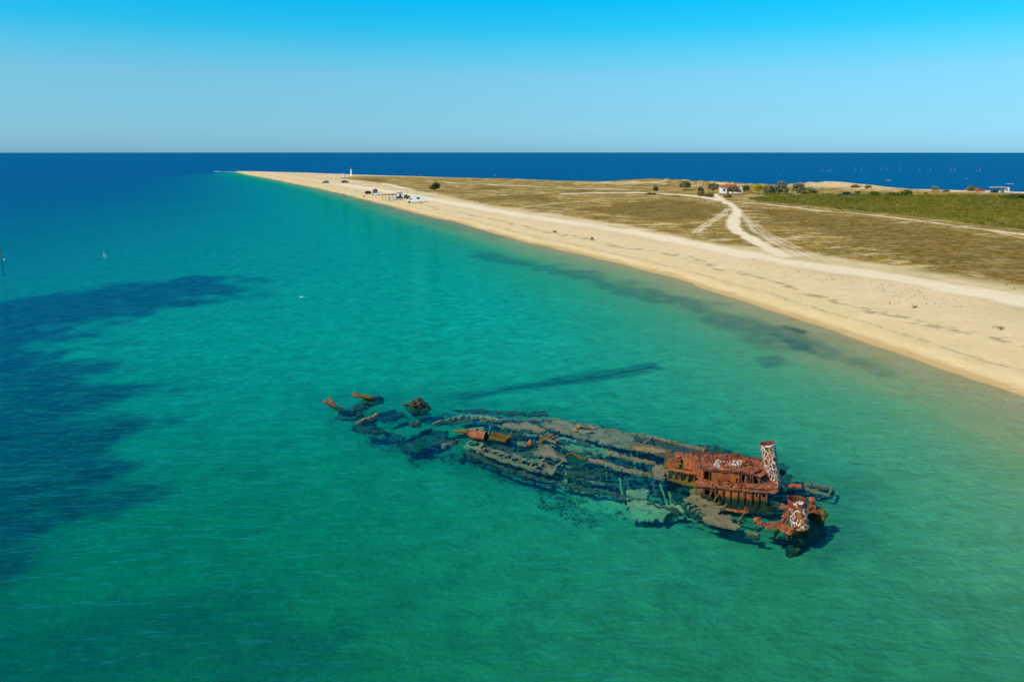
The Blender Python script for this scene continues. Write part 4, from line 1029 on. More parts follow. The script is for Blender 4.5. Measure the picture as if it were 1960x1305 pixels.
NEAR_G = [W(Z2, q_, -0.55) for q_ in [(420, 470), (620, 560), (860, 640), (1080, 690), (1300, 745), (1520, 790), (1740, 850), (1960, 905)]]
FAR_G = [W(Z2, q_, -0.25) for q_ in [(520, 250), (700, 240), (900, 236), (1080, 240), (1260, 275), (1440, 308), (1600, 340), (1780, 372)]]
for a, b in zip(NEAR_G[:-1], NEAR_G[1:]): beam(wk, 'near_gunwale', a, b, 0.09, 0.10, M_CRUST_D, 8, 0.5)
for a, b in zip(FAR_G[:-1], FAR_G[1:]): beam(wk, 'far_gunwale', a, b, 0.07, 0.08, M_CRUST, 8, 0.5)
def along(G_, u):
    f_ = u * (len(G_) - 1); i_ = min(int(f_), len(G_) - 2); return G_[i_].lerp(G_[i_ + 1], f_ - i_)
hr = random.Random(44)
for k in range(30):
    u = (k + hr.uniform(-0.25, 0.25)) / 29.5
    u = min(max(u, 0.0), 1.0)
    a, b = along(NEAR_G, u), along(FAR_G, u)
    t0_, t1_ = hr.choice(((0.0, 0.45), (0.0, 0.3), (0.15, 0.6), (0.3, 0.95), (0.55, 1.0), (0.0, 0.22)))
    A_, B_ = a.lerp(b, t0_), a.lerp(b, t1_)
    A_.z = hr.uniform(-1.0, -0.6); B_.z = hr.uniform(-0.8, -0.4)
    beam(wk, 'hull_rib', A_, B_, 0.05, 0.08, hr.choice((M_CRUST_D, M_CRUST_D, M_CRUST_D, M_CRUST_G)), 8, 0.45, 0.12)
for k in range(6):
    t_ = 0.14 + 0.14 * k
    P_ = [along(NEAR_G, u).lerp(along(FAR_G, u), t_) for u in np.linspace(hr.uniform(0.02, 0.35), hr.uniform(0.6, 0.98), 9)]
    for a, b in zip(P_[:-1], P_[1:]):
        a = a.copy(); b = b.copy(); a.z = b.z = -0.62 + 0.05 * k
        if hr.random() < 0.8: beam(wk, 'hull_stringer', a, b, 0.06, 0.07, hr.choice((M_CRUST_D, M_CRUST_G)), 6, 0.5)
for k, (cx_, cy_) in enumerate(((620, 500), (760, 520), (860, 560), (980, 470), (1180, 610), (1320, 640), (1480, 690), (1600, 660), (1240, 440), (1400, 520), (1560, 560), (700, 330), (820, 360))):
    w_, h_ = hr.uniform(60, 130), hr.uniform(16, 34)
    slab(wk, 'deck_plating', Z2, [(cx_ - w_, cy_ - h_ * 0.7), (cx_ + w_ * 0.3, cy_ - h_ * 0.4), (cx_ + w_, cy_ + h_ * 0.5), (cx_ + w_ * 0.5, cy_ + h_), (cx_ - w_ * 0.7, cy_ + h_ * 0.3)], hr.uniform(-0.95, -0.5), hr.choice((M_CRUST_D, M_CRUST_G, M_CRUST_D)), 0.08, (), 0.17, 0.1, 0.15, 0.1, 0.7)

# ------------------------------------------------------------------ stern fragment: short funnel standing on rusty machinery
stern = empty('wreck_stern_fragment', tuple(W(ZR, (1040, 850), -1.8)))
tag(stern, 'broken wreck section with short tilted funnel marked 14, ringed by twisted rusty machinery', 'wreck section')
wk = stern
sb_ = W(ZR, (1045, 835), 0.15); stp = atd(*ZR(985, 325), sb_.y + 0.15)
fun2, fP2 = funnel(stern, 'funnel', sb_, stp, 0.47, 0.50, (0.12, -0.06), seed=9, dents=0.05, net=M_NET2)
def cyl_pt(deg, frac, P, lift=0.02):
    k = deg / 360 * 56; p, a, h = P(k % 56 if False else int(round(k)) % 56, int(round(frac * 26)), 0)
    return p
def on_funnel(px, py, off=0.012):
    """point on the near side of the short funnel that the photograph shows at a pixel"""
    ax = (stp - sb_).normalized(); o_ = Vector((0, 0, CAM_H)); d_ = (at(px, py, 0.0) - o_).normalized()
    q = o_ - sb_; dd = d_ - ax * d_.dot(ax); qq = q - ax * q.dot(ax)
    for rad_ in (0.51 + off,):
        A_, B_, C_ = dd.dot(dd), 2 * dd.dot(qq), qq.dot(qq) - rad_ * rad_
        disc = max(B_ * B_ - 4 * A_ * C_, 0.0)
        return o_ + d_ * ((-B_ - math.sqrt(disc)) / (2 * A_))
def fl(*pts): return [on_funnel(*ZR(*p)) for p in pts]
strokes(stern, 'painted_number', [fl((985, 372), (972, 395), (962, 420)), fl((1030, 362), (1020, 385), (1018, 408), (1055, 405)), fl((1062, 368), (1058, 395), (1052, 425)),
        fl((1095, 375), (1088, 400), (1080, 425)), fl((920, 415), (955, 420), (975, 440), (985, 468))], M_PAINT, 0.026, 0.02, Vector((-0.1, -0.95, 0.3)))
slab(stern, 'funnel_skirt', ZR, [(885, 800, 0.45), (935, 780, 0.5), (1030, 745, 0.5), (1140, 750, 0.42), (1135, 800, 0.35), (1110, 862, 0.1), (1010, 890, 0.05), (948, 915, 0.05), (930, 830, 0.3)], 0.3, M_RUST_HOT, 0.05, (), 0.12, 0.04, 0.03)
a, b = W(ZR, (935, 835), 0.35), W(ZR, (1140, 775), 0.35)
wall(stern, 'skirt_wall', a, b, -0.35, 0.38, M_RUST_HOT, (), 0.04, 0.13, 0.04, 0.04)
def sbeam(name, p0, z0, p1, z1, w, h, mat=M_RUST, seg=5, jit=0.3): return beam(stern, name, W(ZR, p0, z0), W(ZR, p1, z1), w, h, mat, seg, jit)
sbeam('bent_girder', (215, 748), 0.30, (430, 775), 0.32, 0.07, 0.10)
slab(stern, 'torn_plate', ZR, [(400, 745), (560, 722), (580, 770), (555, 870), (530, 880), (520, 830), (480, 860), (415, 850)], 0.30, M_RUST, 0.06, (), 0.11, 0.04, 0.04)
sbeam('bent_girder', (560, 760), 0.32, (690, 815), 0.32, 0.12, 0.10, M_RUST)
sbeam('bent_girder', (690, 815), 0.32, (900, 890), 0.35, 0.16, 0.12, M_RUST_HOT)
slab(stern, 'torn_plate', ZR, [(640, 790), (780, 810), (900, 850), (890, 940), (840, 945), (760, 900), (680, 870)], 0.24, M_RUST_HOT, 0.06, [circ(740, 830, 30, 14)], 0.11, 0.04, 0.04)
sbeam('support_leg', (640, 850), 0.2, (590, 985), -0.5, 0.05, 0.06, M_WEEDY)
sbeam('support_leg', (680, 870), 0.2, (620, 960), -0.4, 0.04, 0.05, M_WEEDY)
sbeam('support_leg', (880, 900), 0.25, (835, 1050), -0.3, 0.09, 0.09, M_RUST)
sbeam('lattice_strut', (690, 790), 0.3, (830, 560), 0.85, 0.08, 0.07, M_RUST_DARK)
sbeam('lattice_strut', (760, 800), 0.3, (860, 600), 0.75, 0.06, 0.06, M_RUST_DARK)
sbeam('lattice_strut', (700, 700), 0.45, (860, 640), 0.5, 0.05, 0.05, M_RUST)
sbeam('lattice_strut', (740, 640), 0.5, (850, 520), 0.8, 0.10, 0.05, M_RUST_DARK)
slab(stern, 'torn_plate', ZR, [(650, 480), (720, 400), (830, 440), (840, 490), (760, 490)], 0.45, M_RUST, 0.05, (), 0.11, 0.05, 0.04)
lump(stern, 'winch_stump', W(ZR, (262, 690), 0.22), 0.18, 0.14, 0.16, M_RUST_HOT, 2, 0.3)
a = W(ZR, (325, 690), 0.1); beam(stern, 'spike', a, atd(*ZR(332, 640), a.y), 0.04, 0.04, M_RUST_DARK, 3)
a = W(ZR, (1290, 570), 0.25); beam(stern, 'upright_post', a, atd(*ZR(1245, 330), a.y), 0.13, 0.13, M_RUST, 6, 0.15)
lump(stern, 'post_head', atd(*ZR(1255, 345), a.y), 0.24, 0.2, 0.2, M_RUST, 2, 0.25)
sbeam('tie_rod', (1150, 452), 0.7, (1260, 458), 0.7, 0.03, 0.03, M_RUST_DARK)
pipe(stern, 'gear_housing', [W(ZR, (1300, 620), 0.12) + Vector((0.35, 0.3, 0.05)), W(ZR, (1300, 620), 0.14), W(ZR, (1300, 640), 0.12) + Vector((-0.12, -0.18, 0))], 0.33, M_RUST_DARK, 14, 0.1, False)
lump(stern, 'gear_block', W(ZR, (1400, 600), 0.15), 0.36, 0.3, 0.32, M_WEEDY, 2, 0.5)
lump(stern, 'gear_block', W(ZR, (1380, 690), -0.05), 0.30, 0.25, 0.25, M_WEEDY, 2, 0.5)
lump(stern, 'gear_block', W(ZR, (1210, 560), 0.2), 0.3, 0.3, 0.3, M_RUST_DARK, 2, 0.5)
slab(stern, 'propeller_blade', ZR, [(1375, 545, 0.3), (1450, 505, 0.4), (1490, 512, 0.42), (1470, 535, 0.38), (1400, 560, 0.3)], 0.3, M_WEEDY, 0.05, (), 0.1, 0.02, 0.02)
slab(stern, 'sunken_stern_frame', ZR, [(560, 980), (800, 950), (1180, 900), (1300, 800), (1450, 760), (1400, 1000), (1150, 1090), (1000, 1240), (880, 1260), (780, 1200), (850, 1080), (700, 1040)], -0.9, M_BILGE, 0.3, [circ(720, 1010, 90, 22)], 0.2, 0.1, 0.22, 0.2)
lump(stern, 'sunken_block', W(ZR, (1000, 1040), -1.1), 0.7, 0.6, 0.6, M_CRUST_D, 3, 0.5)
lump(stern, 'sunken_block', W(ZR, (1290, 930), -1.1), 0.6, 0.5, 0.5, M_CRUST_D, 3, 0.5)
lump(stern, 'sunken_block', W(ZR, (1120, 900), -0.6), 0.7, 0.6, 0.7, M_CRUST_D, 3, 0.4)
slab(stern, 'sunken_sill', ZR, [(450, 380), (700, 390), (850, 420), (840, 500), (700, 480), (520, 430)], -0.4, M_WEEDY, 0.15, (), 0.18, 0.08, 0.1)

# ------------------------------------------------------------------ loose wreckage, each piece a thing of its own
def piece(name, loc, label, cat, group='rusty wreckage off the bow'):
    o = empty(name, tuple(loc)); tag(o, label, cat, group); return o
# fallen boiler tube with its open trough
b0 = W(ZB, (380, 490), 0.10)
boil = piece('boiler_drum', (b0.x, b0.y, -1.5), 'red rusted boiler drum with open black end and yellow trough, awash on the fore deck', 'boiler', None)
b1 = W(ZB, (690, 540), 0.12)
path = [b0 + (b1 - b0) * u for u in (-0.06, 0.0, 0.12, 0.5, 0.88, 0.9, 1.0)]
pipe(boil, 'drum', path, [0.12, 0.22, 0.33, 0.38, 0.35, 0.38, 0.35], M_RUST, 18, 0.07, False)
b2 = b0 + (b1 - b0) * 0.93
pipe(boil, 'inner_shade_plate', [b2 - (b1 - b0) * 0.25, b2 - (b1 - b0) * 0.24], 0.34, m_plain('drum_shade_black', (0.012, 0.01, 0.01), 0.9, 0.3), 16, 0.0, True)  # black disc stands in for the shade inside the open drum
pipe(boil, 'nose_pipe', [W(ZB, (80, 450), -0.05), W(ZB, (230, 445), 0.06), W(ZB, (370, 470), 0.12)], [0.07, 0.11, 0.18], M_WEEDY, 9, 0.3)
lump(boil, 'filler_cap', b0.lerp(b1, 0.45) + Vector((0, 0, 0.40)), 0.13, 0.13, 0.10, M_RUST_DARK, 2, 0.2)
t0, t1 = W(ZB, (740, 525), 0.0), W(ZB, (1110, 590), 0.05)
td = (t1 - t0).normalized(); tn = Vector((-td.y, td.x, 0)) * 0.34
beam(boil, 'trough_side', t0 + tn, t1 + tn, 0.05, 0.14, M_WEEDY, 6, 0.2)
beam(boil, 'trough_side', t0 - tn, t1 - tn, 0.05, 0.10, M_WEEDY, 6, 0.2)
beam(boil, 'trough_floor', t0 + Vector((0, 0, -0.12)), t1 + Vector((0, 0, -0.12)), 0.30, 0.03, M_RUST_DARK, 6, 0.1)
beam(boil, 'trough_end', t1 + tn, t1 - tn, 0.06, 0.15, M_RUST_HOT, 3, 0.15)
# forked pipes far left
c = W(Z3, (300, 380), -1.5)
fk = piece('forked_pipe_wreckage', c, 'forked pair of orange-tipped pipes poking up at the far left of the wreck', 'wreckage')
pipe(fk, 'pipe_arm', [W(Z3, (460, 450), -0.9), W(Z3, (290, 372), -0.15), W(Z3, (215, 325), 0.25), W(Z3, (180, 318), 0.35)], [0.2, 0.18, 0.12, 0.15], M_RUST, 8, 0.3)
pipe(fk, 'pipe_arm', [W(Z3, (300, 372), -0.2), W(Z3, (255, 320), 0.2), W(Z3, (228, 282), 0.5)], [0.13, 0.10, 0.13], M_RUST, 8, 0.3)
slab(fk, 'sunken_foot_plate', Z3, [(280, 420), (400, 380), (520, 390), (560, 430), (430, 480), (300, 470)], -0.9, M_CRUST_D, 0.2, (), 0.25, 0.15, 0.2)
c = W(Z3, (560, 290), -1.5)
fk = piece('beam_wreckage', c, 'knobbly encrusted beam with orange knob, behind the forked pipes', 'wreckage')
pipe(fk, 'beam', [W(Z3, (690, 300), -0.5), W(Z3, (600, 292), 0.0), W(Z3, (520, 270), 0.2), W(Z3, (450, 262), 0.25)], [0.28, 0.25, 0.14, 0.2], M_WEEDY, 10, 0.25)
lump(fk, 'knob', W(Z3, (462, 250), 0.35), 0.2, 0.16, 0.15, M_RUST, 2, 0.6)
slab(fk, 'sunken_foot_plate', Z3, [(540, 300), (690, 275), (720, 310), (640, 345), (480, 400), (420, 420), (400, 390)], -0.7, M_CRUST_D, 0.2, (), 0.25, 0.15, 0.2)
c = W(Z3, (1020, 330), -1.5)
fk = piece('block_wreckage', c, 'dark encrusted block of machinery with short rusty bar, standing alone in open water', 'wreckage')
for k_, (ax_, ay_, az_, sx_, sy_, sz_) in enumerate(((1000, 345, 0.1, 0.36, 0.3, 0.26), (1045, 340, 0.2, 0.28, 0.26, 0.42), (1065, 355, 0.0, 0.3, 0.3, 0.22), (985, 330, 0.25, 0.2, 0.2, 0.2))):
    lump(fk, 'block', W(Z3, (ax_, ay_), az_), sx_, sy_, sz_, M_CRUST_D, 2, 0.9, 0.35)
beam(fk, 'upright', W(Z3, (1040, 350), 0.1), atd(*Z3(1030, 285), W(Z3, (1040, 350), 0.1).y), 0.06, 0.09, M_CRUST_D, 4, 0.4)
lump(fk, 'rust_cap', W(Z3, (985, 318), 0.32), 0.22, 0.18, 0.14, M_RUST_DARK, 2, 0.8)
beam(fk, 'bar', W(Z3, (960, 352), -0.1), W(Z3, (882, 343), 0.12), 0.06, 0.05, M_RUST_HOT, 4, 0.3)
lump(fk, 'sunken_base', W(Z3, (1030, 380), -0.8), 1.0, 0.7, 0.6, M_CRUST_D, 3, 0.4)
c = W(Z3, (560, 480), -1.5)
fk = piece('leaning_beam_wreckage', c, 'slanting grey-brown beam rising from the water nearest the camera of the bow debris', 'wreckage')
beam(fk, 'beam', W(Z3, (470, 520), -0.15), W(Z3, (662, 435), 0.32), 0.10, 0.09, M_CRUST, 8, 0.3)
beam(fk, 'cross_strut', W(Z3, (600, 490), -0.3), W(Z3, (650, 450), 0.1), 0.06, 0.08, M_CRUST_D, 4, 0.3)
slab(fk, 'sunken_foot_plate', Z3, [(460, 520), (560, 530), (720, 560), (760, 590), (600, 600), (490, 580)], -0.9, M_CRUST_D, 0.2, (), 0.25, 0.15, 0.2)
for pts_, z_, lab in (([(700, 480), (860, 420), (900, 440), (800, 480), (720, 500)], -1.2, 'dark sunken plate lying on the seabed between bow debris and boiler'),
                      ([(880, 700), (960, 620), (1150, 570), (1300, 590), (1240, 690), (1050, 760), (900, 770)], -1.3, 'large dark sunken plate just left of the boiler drum'),
                      ([(730, 590), (860, 640), (900, 660), (820, 670), (740, 620)], -1.4, 'small dark sunken scrap below the slanting beam'),
                      ([(950, 520), (1040, 500), (1060, 525), (980, 545)], -0.4, 'pale encrusted scrap under the surface beside the bow rim'),
                      ([(1220, 690), (1290, 680), (1380, 670), (1400, 685), (1300, 710), (1240, 720)], -0.3, 'narrow dark scrap just awash in front of the boiler nose')):
    cc = W(Z3, pts_[0], z_)
    e_ = piece('sunken_plate', (cc.x, cc.y, z_ - 0.5), lab, 'wreckage', 'sunken plates off the bow')
    slab(e_, 'plate', Z3, pts_, z_, M_CRUST_D if z_ < -0.35 else M_CRUST, 0.2, (), 0.25, 0.2, 0.2)
    beam(e_, 'rib', W(Z3, pts_[0], z_ + 0.05), W(Z3, pts_[2], z_ + 0.1), 0.08, 0.1, M_CRUST_D, 6, 0.5)
# fallen mast lying on the bottom
m0, m1 = at(880, 765, -2.0), at(1250, 722, -2.0)
mast = ring_mesh('sunken_mast', [(lambda q: Vector((q.x, q.y + 0.15 * math.sin(u * 7), ground_z(q.x, q.y) + 0.01)))(m0.lerp(m1, u)) for u in np.linspace(0, 1, 24)], [0.03 + 0.04 * u for u in np.linspace(0, 1, 24)], 8, M_CRUST_D, None, True, 0.8, 0.35)
tag(mast, 'long thin dark mast lying sunken on the seabed beyond the wreck', 'mast')
# ------------------------------------------------------------------ vegetation
def leaf_cloud(centers, radii, per, size, seed=0, shell=0.55, flat=0.0):
    """quads spread through ellipsoids: centers (n,3), radii (n,3), per leaves each; returns verts, faces"""
    g = np.random.default_rng(seed)
    n = len(centers)
    d = g.normal(size=(n, per, 3)); d /= np.linalg.norm(d, axis=-1, keepdims=True)
    r = (shell + (1 - shell) * g.random((n, per, 1)))
    c = centers[:, None, :] + d * r * radii[:, None, :]
    c = c.reshape(-1, 3)
    nr = d.reshape(-1, 3) + g.normal(scale=0.55, size=c.shape); nr[:, 2] += 0.25
    nr /= np.linalg.norm(nr, axis=-1, keepdims=True)
    a = np.cross(nr, g.normal(size=c.shape)); a /= np.linalg.norm(a, axis=-1, keepdims=True)
    b = np.cross(nr, a)
    s = (size * g.uniform(0.6, 1.3, (len(c), 1)))
    v = np.stack([c - a * s, c - b * s * 0.6, c + a * s, c + b * s * 0.6], 1).reshape(-1, 3)
    return v, np.arange(len(v)).reshape(-1, 4)
LEAF = {k: m_leaf('leaves_' + k, c) for k, c in dict(olive=(0.19, 0.18, 0.085), grey=(0.24, 0.22, 0.12), green=(0.10, 0.135, 0.022), dark=(0.075, 0.10, 0.04), yellow=(0.50, 0.38, 0.012), dry=(0.25, 0.15, 0.045), scrub=(0.21, 0.175, 0.014), tuft=(0.33, 0.215, 0.05), pale=(0.27, 0.26, 0.13)).items()}
M_BARK = m_plain('grey_bark', (0.12, 0.09, 0.06), 0.9, 0.35, 6.0, 0.1)
def tree(px, py, hpx, wpx, kind, label, cat='tree', trunk=0.3, seed=0, group='trees and bushes on the spit', sink=0.0, dens=60, lsz=1.0):
    p = on_ground(px, py)
    sc = p.y / CP / F_PX * 1.02
    h, w = hpx * sc * 1.1, wpx * sc * 1.15
    name = {'tree': 'tree', 'bush': 'bush'}[cat]
    root = empty(name, (p.x, p.y, p.z)); tag(root, label, cat, group)
    r = random.Random(seed * 13 + int(px)); g = np.random.default_rng(seed + int(px))
    # clumps of foliage
    nc = max(7, int(9 + w * 1.6))
    ang = g.uniform(0, 2 * math.pi, nc); rr_ = np.sqrt(g.random(nc)) * 0.36 * w
    zc = h * (trunk + (1 - trunk) * g.uniform(0.18, 0.80, nc) * (1 - 0.35 * (rr_ / (0.36 * w)) ** 2))
    cen = np.stack([np.cos(ang) * rr_, np.sin(ang) * rr_ * 0.8, zc], -1)
    ra = np.stack([g.uniform(0.16, 0.26, nc) * w, g.uniform(0.16, 0.26, nc) * w, g.uniform(0.12, 0.2, nc) * h * (1.0 if trunk > 0.15 else 1.3)], -1)
    v, f = leaf_cloud(cen, ra, dens, (0.05 * (w + h) * 0.5 + 0.05) * lsz, seed + int(px))
    obj('crown', np_mesh('crown', v, f, False, LEAF[kind]), root)
    if cat == 'tree':
        base = Vector(root.location)
        top = Vector((r.uniform(-0.1, 0.1) * w, 0, h * 0.62))
        ring_mesh('trunk', [base + q for q in (Vector((0, 0, -0.15)), Vector((0.06 * w, 0, h * 0.25)), top)], [0.045 * h, 0.035 * h, 0.012 * h], 7, M_BARK, root, True, 1.0, 0.1)
        for k in range(4):
            q = Vector((r.uniform(-0.34, 0.34) * w, r.uniform(-0.25, 0.25) * w, h * r.uniform(0.55, 0.8)))
            ring_mesh('limb', [base + Vector((0.05 * w, 0, h * 0.24)), base + q * 0.55 + Vector((0, 0, h * 0.1)), base + q], [0.025 * h, 0.016 * h, 0.007 * h], 5, M_BARK, root)
    else:
        base = Vector(root.location)
        for k in range(3):
            q = Vector((r.uniform(-0.3, 0.3) * w, r.uniform(-0.2, 0.2) * w, h * 0.6))
            ring_mesh('stem', [base + Vector((0, 0, -0.1)), base + q * 0.5, base + q], [0.05, 0.035, 0.015], 5, M_BARK, root)
    return root
tree(833, 365, 15, 19, 'dark', 'dark green bushy tree alone on the dry grass behind the beach bar', 'tree', 0.12, 1)
tree(1310, 364.5, 17, 18, 'olive', 'round olive tree left of the two white flag poles', 'tree', 0.3, 2)
tree(1342, 367, 10, 12, 'dark', 'small dark green bush at the foot of the white flag poles', 'bush', 0.05, 3)
tree(1364, 370, 18, 17, 'olive', 'slim olive tree with visible trunk between flag poles and white house', 'tree', 0.35, 4)
tree(1401, 372.5, 17, 18, 'olive', 'olive tree directly in front of the white house', 'tree', 0.3, 5)
tree(1413, 372.5, 11, 9, 'olive', 'small olive tree before the right end of the white house', 'tree', 0.3, 6)
tree(1427, 367, 13, 13, 'green', 'fresh green tree at the right-hand corner of the white house', 'tree', 0.1, 7)
tree(1450, 371.5, 17, 22, 'yellow', 'bright yellow-green tree right of the white house', 'tree', 0.28, 8)
tree(1470, 373, 20, 22, 'grey', 'grey-green tree right next to the yellow tree', 'tree', 0.1, 9)
tree(1493, 371, 23, 28, 'grey', 'largest grey-green tree, middle of the row right of the house', 'tree', 0.1, 10)
tree(1527, 370, 21, 21, 'grey', 'round grey tree at the right end of the tree row', 'tree', 0.1, 11)
tree(1549, 370, 11, 26, 'pale', 'pale grey-green low thicket just right of the tree row', 'bush', 0.0, 12)
tree(1343, 376, 10, 16, 'dry', 'brownish bush beside the track junction, left one of two', 'bush', 0.0, 13)
tree(1357, 377, 8, 18, 'dry', 'brownish bush beside the track junction, right one of two', 'bush', 0.0, 14)
tree(1395, 377.5, 5, 16, 'green', 'low flat green bush on the track bend before the house', 'bush', 0.0, 15)
tree(1255, 365.5, 10, 10, 'dark', 'small dark bush left of the round olive tree', 'bush', 0.0, 16)
tree(1245, 373, 4, 19, 'dry', 'flat brown bush at the edge of the pale clearing', 'bush', 0.0, 17)
tree(1790, 365, 9, 12, 'pale', 'pale rounded bush on the far shore right of the dune', 'bush', 0.0, 18)
tree(1858, 366, 10, 20, 'olive', 'wide olive bush left of the red vehicle on the far shore', 'bush', 0.0, 19)
tree(1735, 375, 11, 20, 'green', 'dark green shrub thicket in the middle of the scrub field, larger one', 'bush', 0.0, 20)
tree(1710, 376, 8, 24, 'green', 'green shrub thicket just left of the larger scrub-field thicket', 'bush', 0.0, 21)
tree(1672, 374, 8, 20, 'green', 'green shrub thicket beside the sandy dune gap', 'bush', 0.0, 22)
tree(1641, 373, 9, 10, 'olive', 'small olive shrub right of the dark parked car', 'bush', 0.0, 23)
tree(1772, 371.5, 4, 7, 'dark', 'tiny dark shrub below the pale rounded bush', 'bush', 0.0, 24)
tree(1637, 360, 6, 16, 'dry', 'brown shrub on top of the sand dune', 'bush', 0.0, 25)
tree(1662, 361, 7, 12, 'dry', 'brown-green shrub on the right shoulder of the sand dune', 'bush', 0.0, 26)
tree(1945, 380, 9, 44, 'dark', 'wide dark green thicket at the right edge of the field', 'bush', 0.0, 27)
tree(1810, 367, 4, 12, 'olive', 'low shrub on the far shore between the pale bush and the red vehicle', 'bush', 0.0, 28)
tree(1133, 460, 7, 7, 'dry', 'reddish-brown dead bush on the pale beach, the right one', 'bush', 0.0, 29, dens=30, lsz=0.7)
tree(1062, 446, 5, 10, 'dry', 'brown dead bush on the pale beach, the left one', 'bush', 0.0, 30, dens=30, lsz=0.6)
tree(1913, 630, 7, 26, 'dry', 'sprawling dry twiggy bush on bare sand near the right edge', 'bush', 0.0, 31, dens=16, lsz=0.45)
tree(1751, 589, 5, 12, 'dry', 'small dry twig heap on the beach among green tufts', 'bush', 0.0, 32, dens=16, lsz=0.5)
tree(1540, 372, 5, 14, 'green', 'low green shrub at the foot of the last grey tree', 'bush', 0.0, 33)

def scatter(poly, n, seed, keep=None):
    g = np.random.default_rng(seed)
    p = np.array(poly); lo, hi = p.min(0), p.max(0)
    xs, ys = [], []
    x = g.uniform(lo[0], hi[0], n * 6); y = g.uniform(lo[1], hi[1], n * 6)
    # more, smaller plants in the nearer part would be wasted far away: thin with distance
    ok = inside(x, y, poly) & (np.abs(x) < y * 0.72 + 6)
    x, y = x[ok][:n], y[ok][:n]
    return x, y
def clumps(name, x, y, hmin, hmax, wmul, per, leaf, mat, label, cat, seed):
    g = np.random.default_rng(seed)
    z, sd, _, _, road, grass, scrub_, _, _, _ = terrain(x, y)
    ok = (road < 0.25) & (sd > 6)
    x, y, z = x[ok], y[ok], z[ok]
    h = g.uniform(hmin, hmax, len(x)) * (0.6 + 0.8 * fbm(x, y, 9, 3, seed))
    cen = np.stack([x, y, z + h * 0.35], -1)
    ra = np.stack([h * wmul * g.uniform(0.7, 1.3, len(x)), h * wmul * g.uniform(0.7, 1.3, len(x)), h * 0.65], -1)
    v, f = leaf_cloud(cen, ra, per, leaf, seed, 0.5)
    o = obj(name, np_mesh(name, v, f, False, mat)); tag(o, label, cat, None, 'stuff'); return o
x, y = scatter(SCRUB, 5200, 3)
m = fbm(x, y, 16, 3, 77) > 0.40
clumps('green_scrub', x[m], y[m], 0.5, 1.15, 1.1, 14, 0.16, LEAF['scrub'], 'green and yellowish scrub covering the field behind the long track', 'scrub', 3)
clumps('brown_scrub', x[::7], y[::7], 0.4, 1.0, 1.2, 12, 0.15, LEAF['dry'], 'brownish dry scrub mixed through the green field', 'scrub', 14)
clumps('tall_scrub', x[3::19], y[3::19], 1.2, 2.1, 1.0, 40, 0.16, LEAF['green'], 'taller dark green scrub clumps standing out of the field', 'scrub', 15)
clumps('dark_scrub', x[~m][:900], y[~m][:900], 0.5, 1.2, 1.1, 14, 0.16, LEAF['green'], 'darker green scrub clumps scattered through the field', 'scrub', 4)
x, y = scatter(GRASS, 40000, 5)
m = fbm(x, y, 22, 3, 87) + 0.25 * fbm(x, y, 5, 2, 88) > 0.60
near = y < 330
clumps('dry_tussocks', x[m & near], y[m & near], 0.14, 0.36, 1.0, 4, 0.12, LEAF['tuft'], 'straw-coloured grass tussocks on the plain', 'grass', 5)
x, y = scatter(P2([(1700, 545), (1830, 565), (1850, 590), (1700, 580), (1560, 540), (1420, 505), (1420, 490), (1560, 520)]), 160, 8)
g_ = fbm(x, y, 8, 2, 5) > 0.42
def beach_tufts():
    zz = terrain(x[g_], y[g_])[0]; n_ = len(zz); g = np.random.default_rng(1)
    h = g.uniform(0.06, 0.17, n_)
    v, f = leaf_cloud(np.stack([x[g_], y[g_], zz + h * 0.4], -1), np.stack([h, h, h * 0.7], -1), 10, 0.05, 2)
    tag(obj('beach_tufts', np_mesh('beach_tufts', v, f, False, LEAF['scrub'])), 'sparse small green plants dotted over the pale beach', 'plants', None, 'stuff')
beach_tufts()
# weed and growth on the sunken wreck and round it
def weed_on_wreck():
    pol = P2([(640, 790), (700, 760), (860, 772), (1010, 782), (1140, 798), (1340, 848), (1480, 905), (1560, 935), (1580, 985), (1540, 1040), (1480, 1040), (1400, 1030), (1250, 1010), (1120, 985), (1000, 930), (880, 890), (780, 860)], -0.8)
    g = np.random.default_rng(12)
    xx, yy = scatter(pol, 3600, 12)
    k = fbm(xx, yy, 3.2, 3, 66); ok = k > 0.5
    xx, yy = xx[ok], yy[ok]
    z0 = terrain(xx, yy)[0]
    s_ = g.uniform(0.08, 0.28, len(xx))
    zz = z0 + s_ * 0.5 + np.maximum(0, g.normal(0.0, 0.3, len(xx)))
    zz = np.minimum(zz, -0.3)
    v, f = leaf_cloud(np.stack([xx, yy, zz], -1), np.stack([s_ * 1.2, s_ * 1.2, s_ * 0.8], -1), 10, 0.06, 13, 0.3)
    tag(obj('seaweed', np_mesh('seaweed', v, f, False, M_CRUST_D)), 'dark seaweed grown over and around the sunken wreck', 'seaweed', None, 'stuff')
weed_on_wreck()

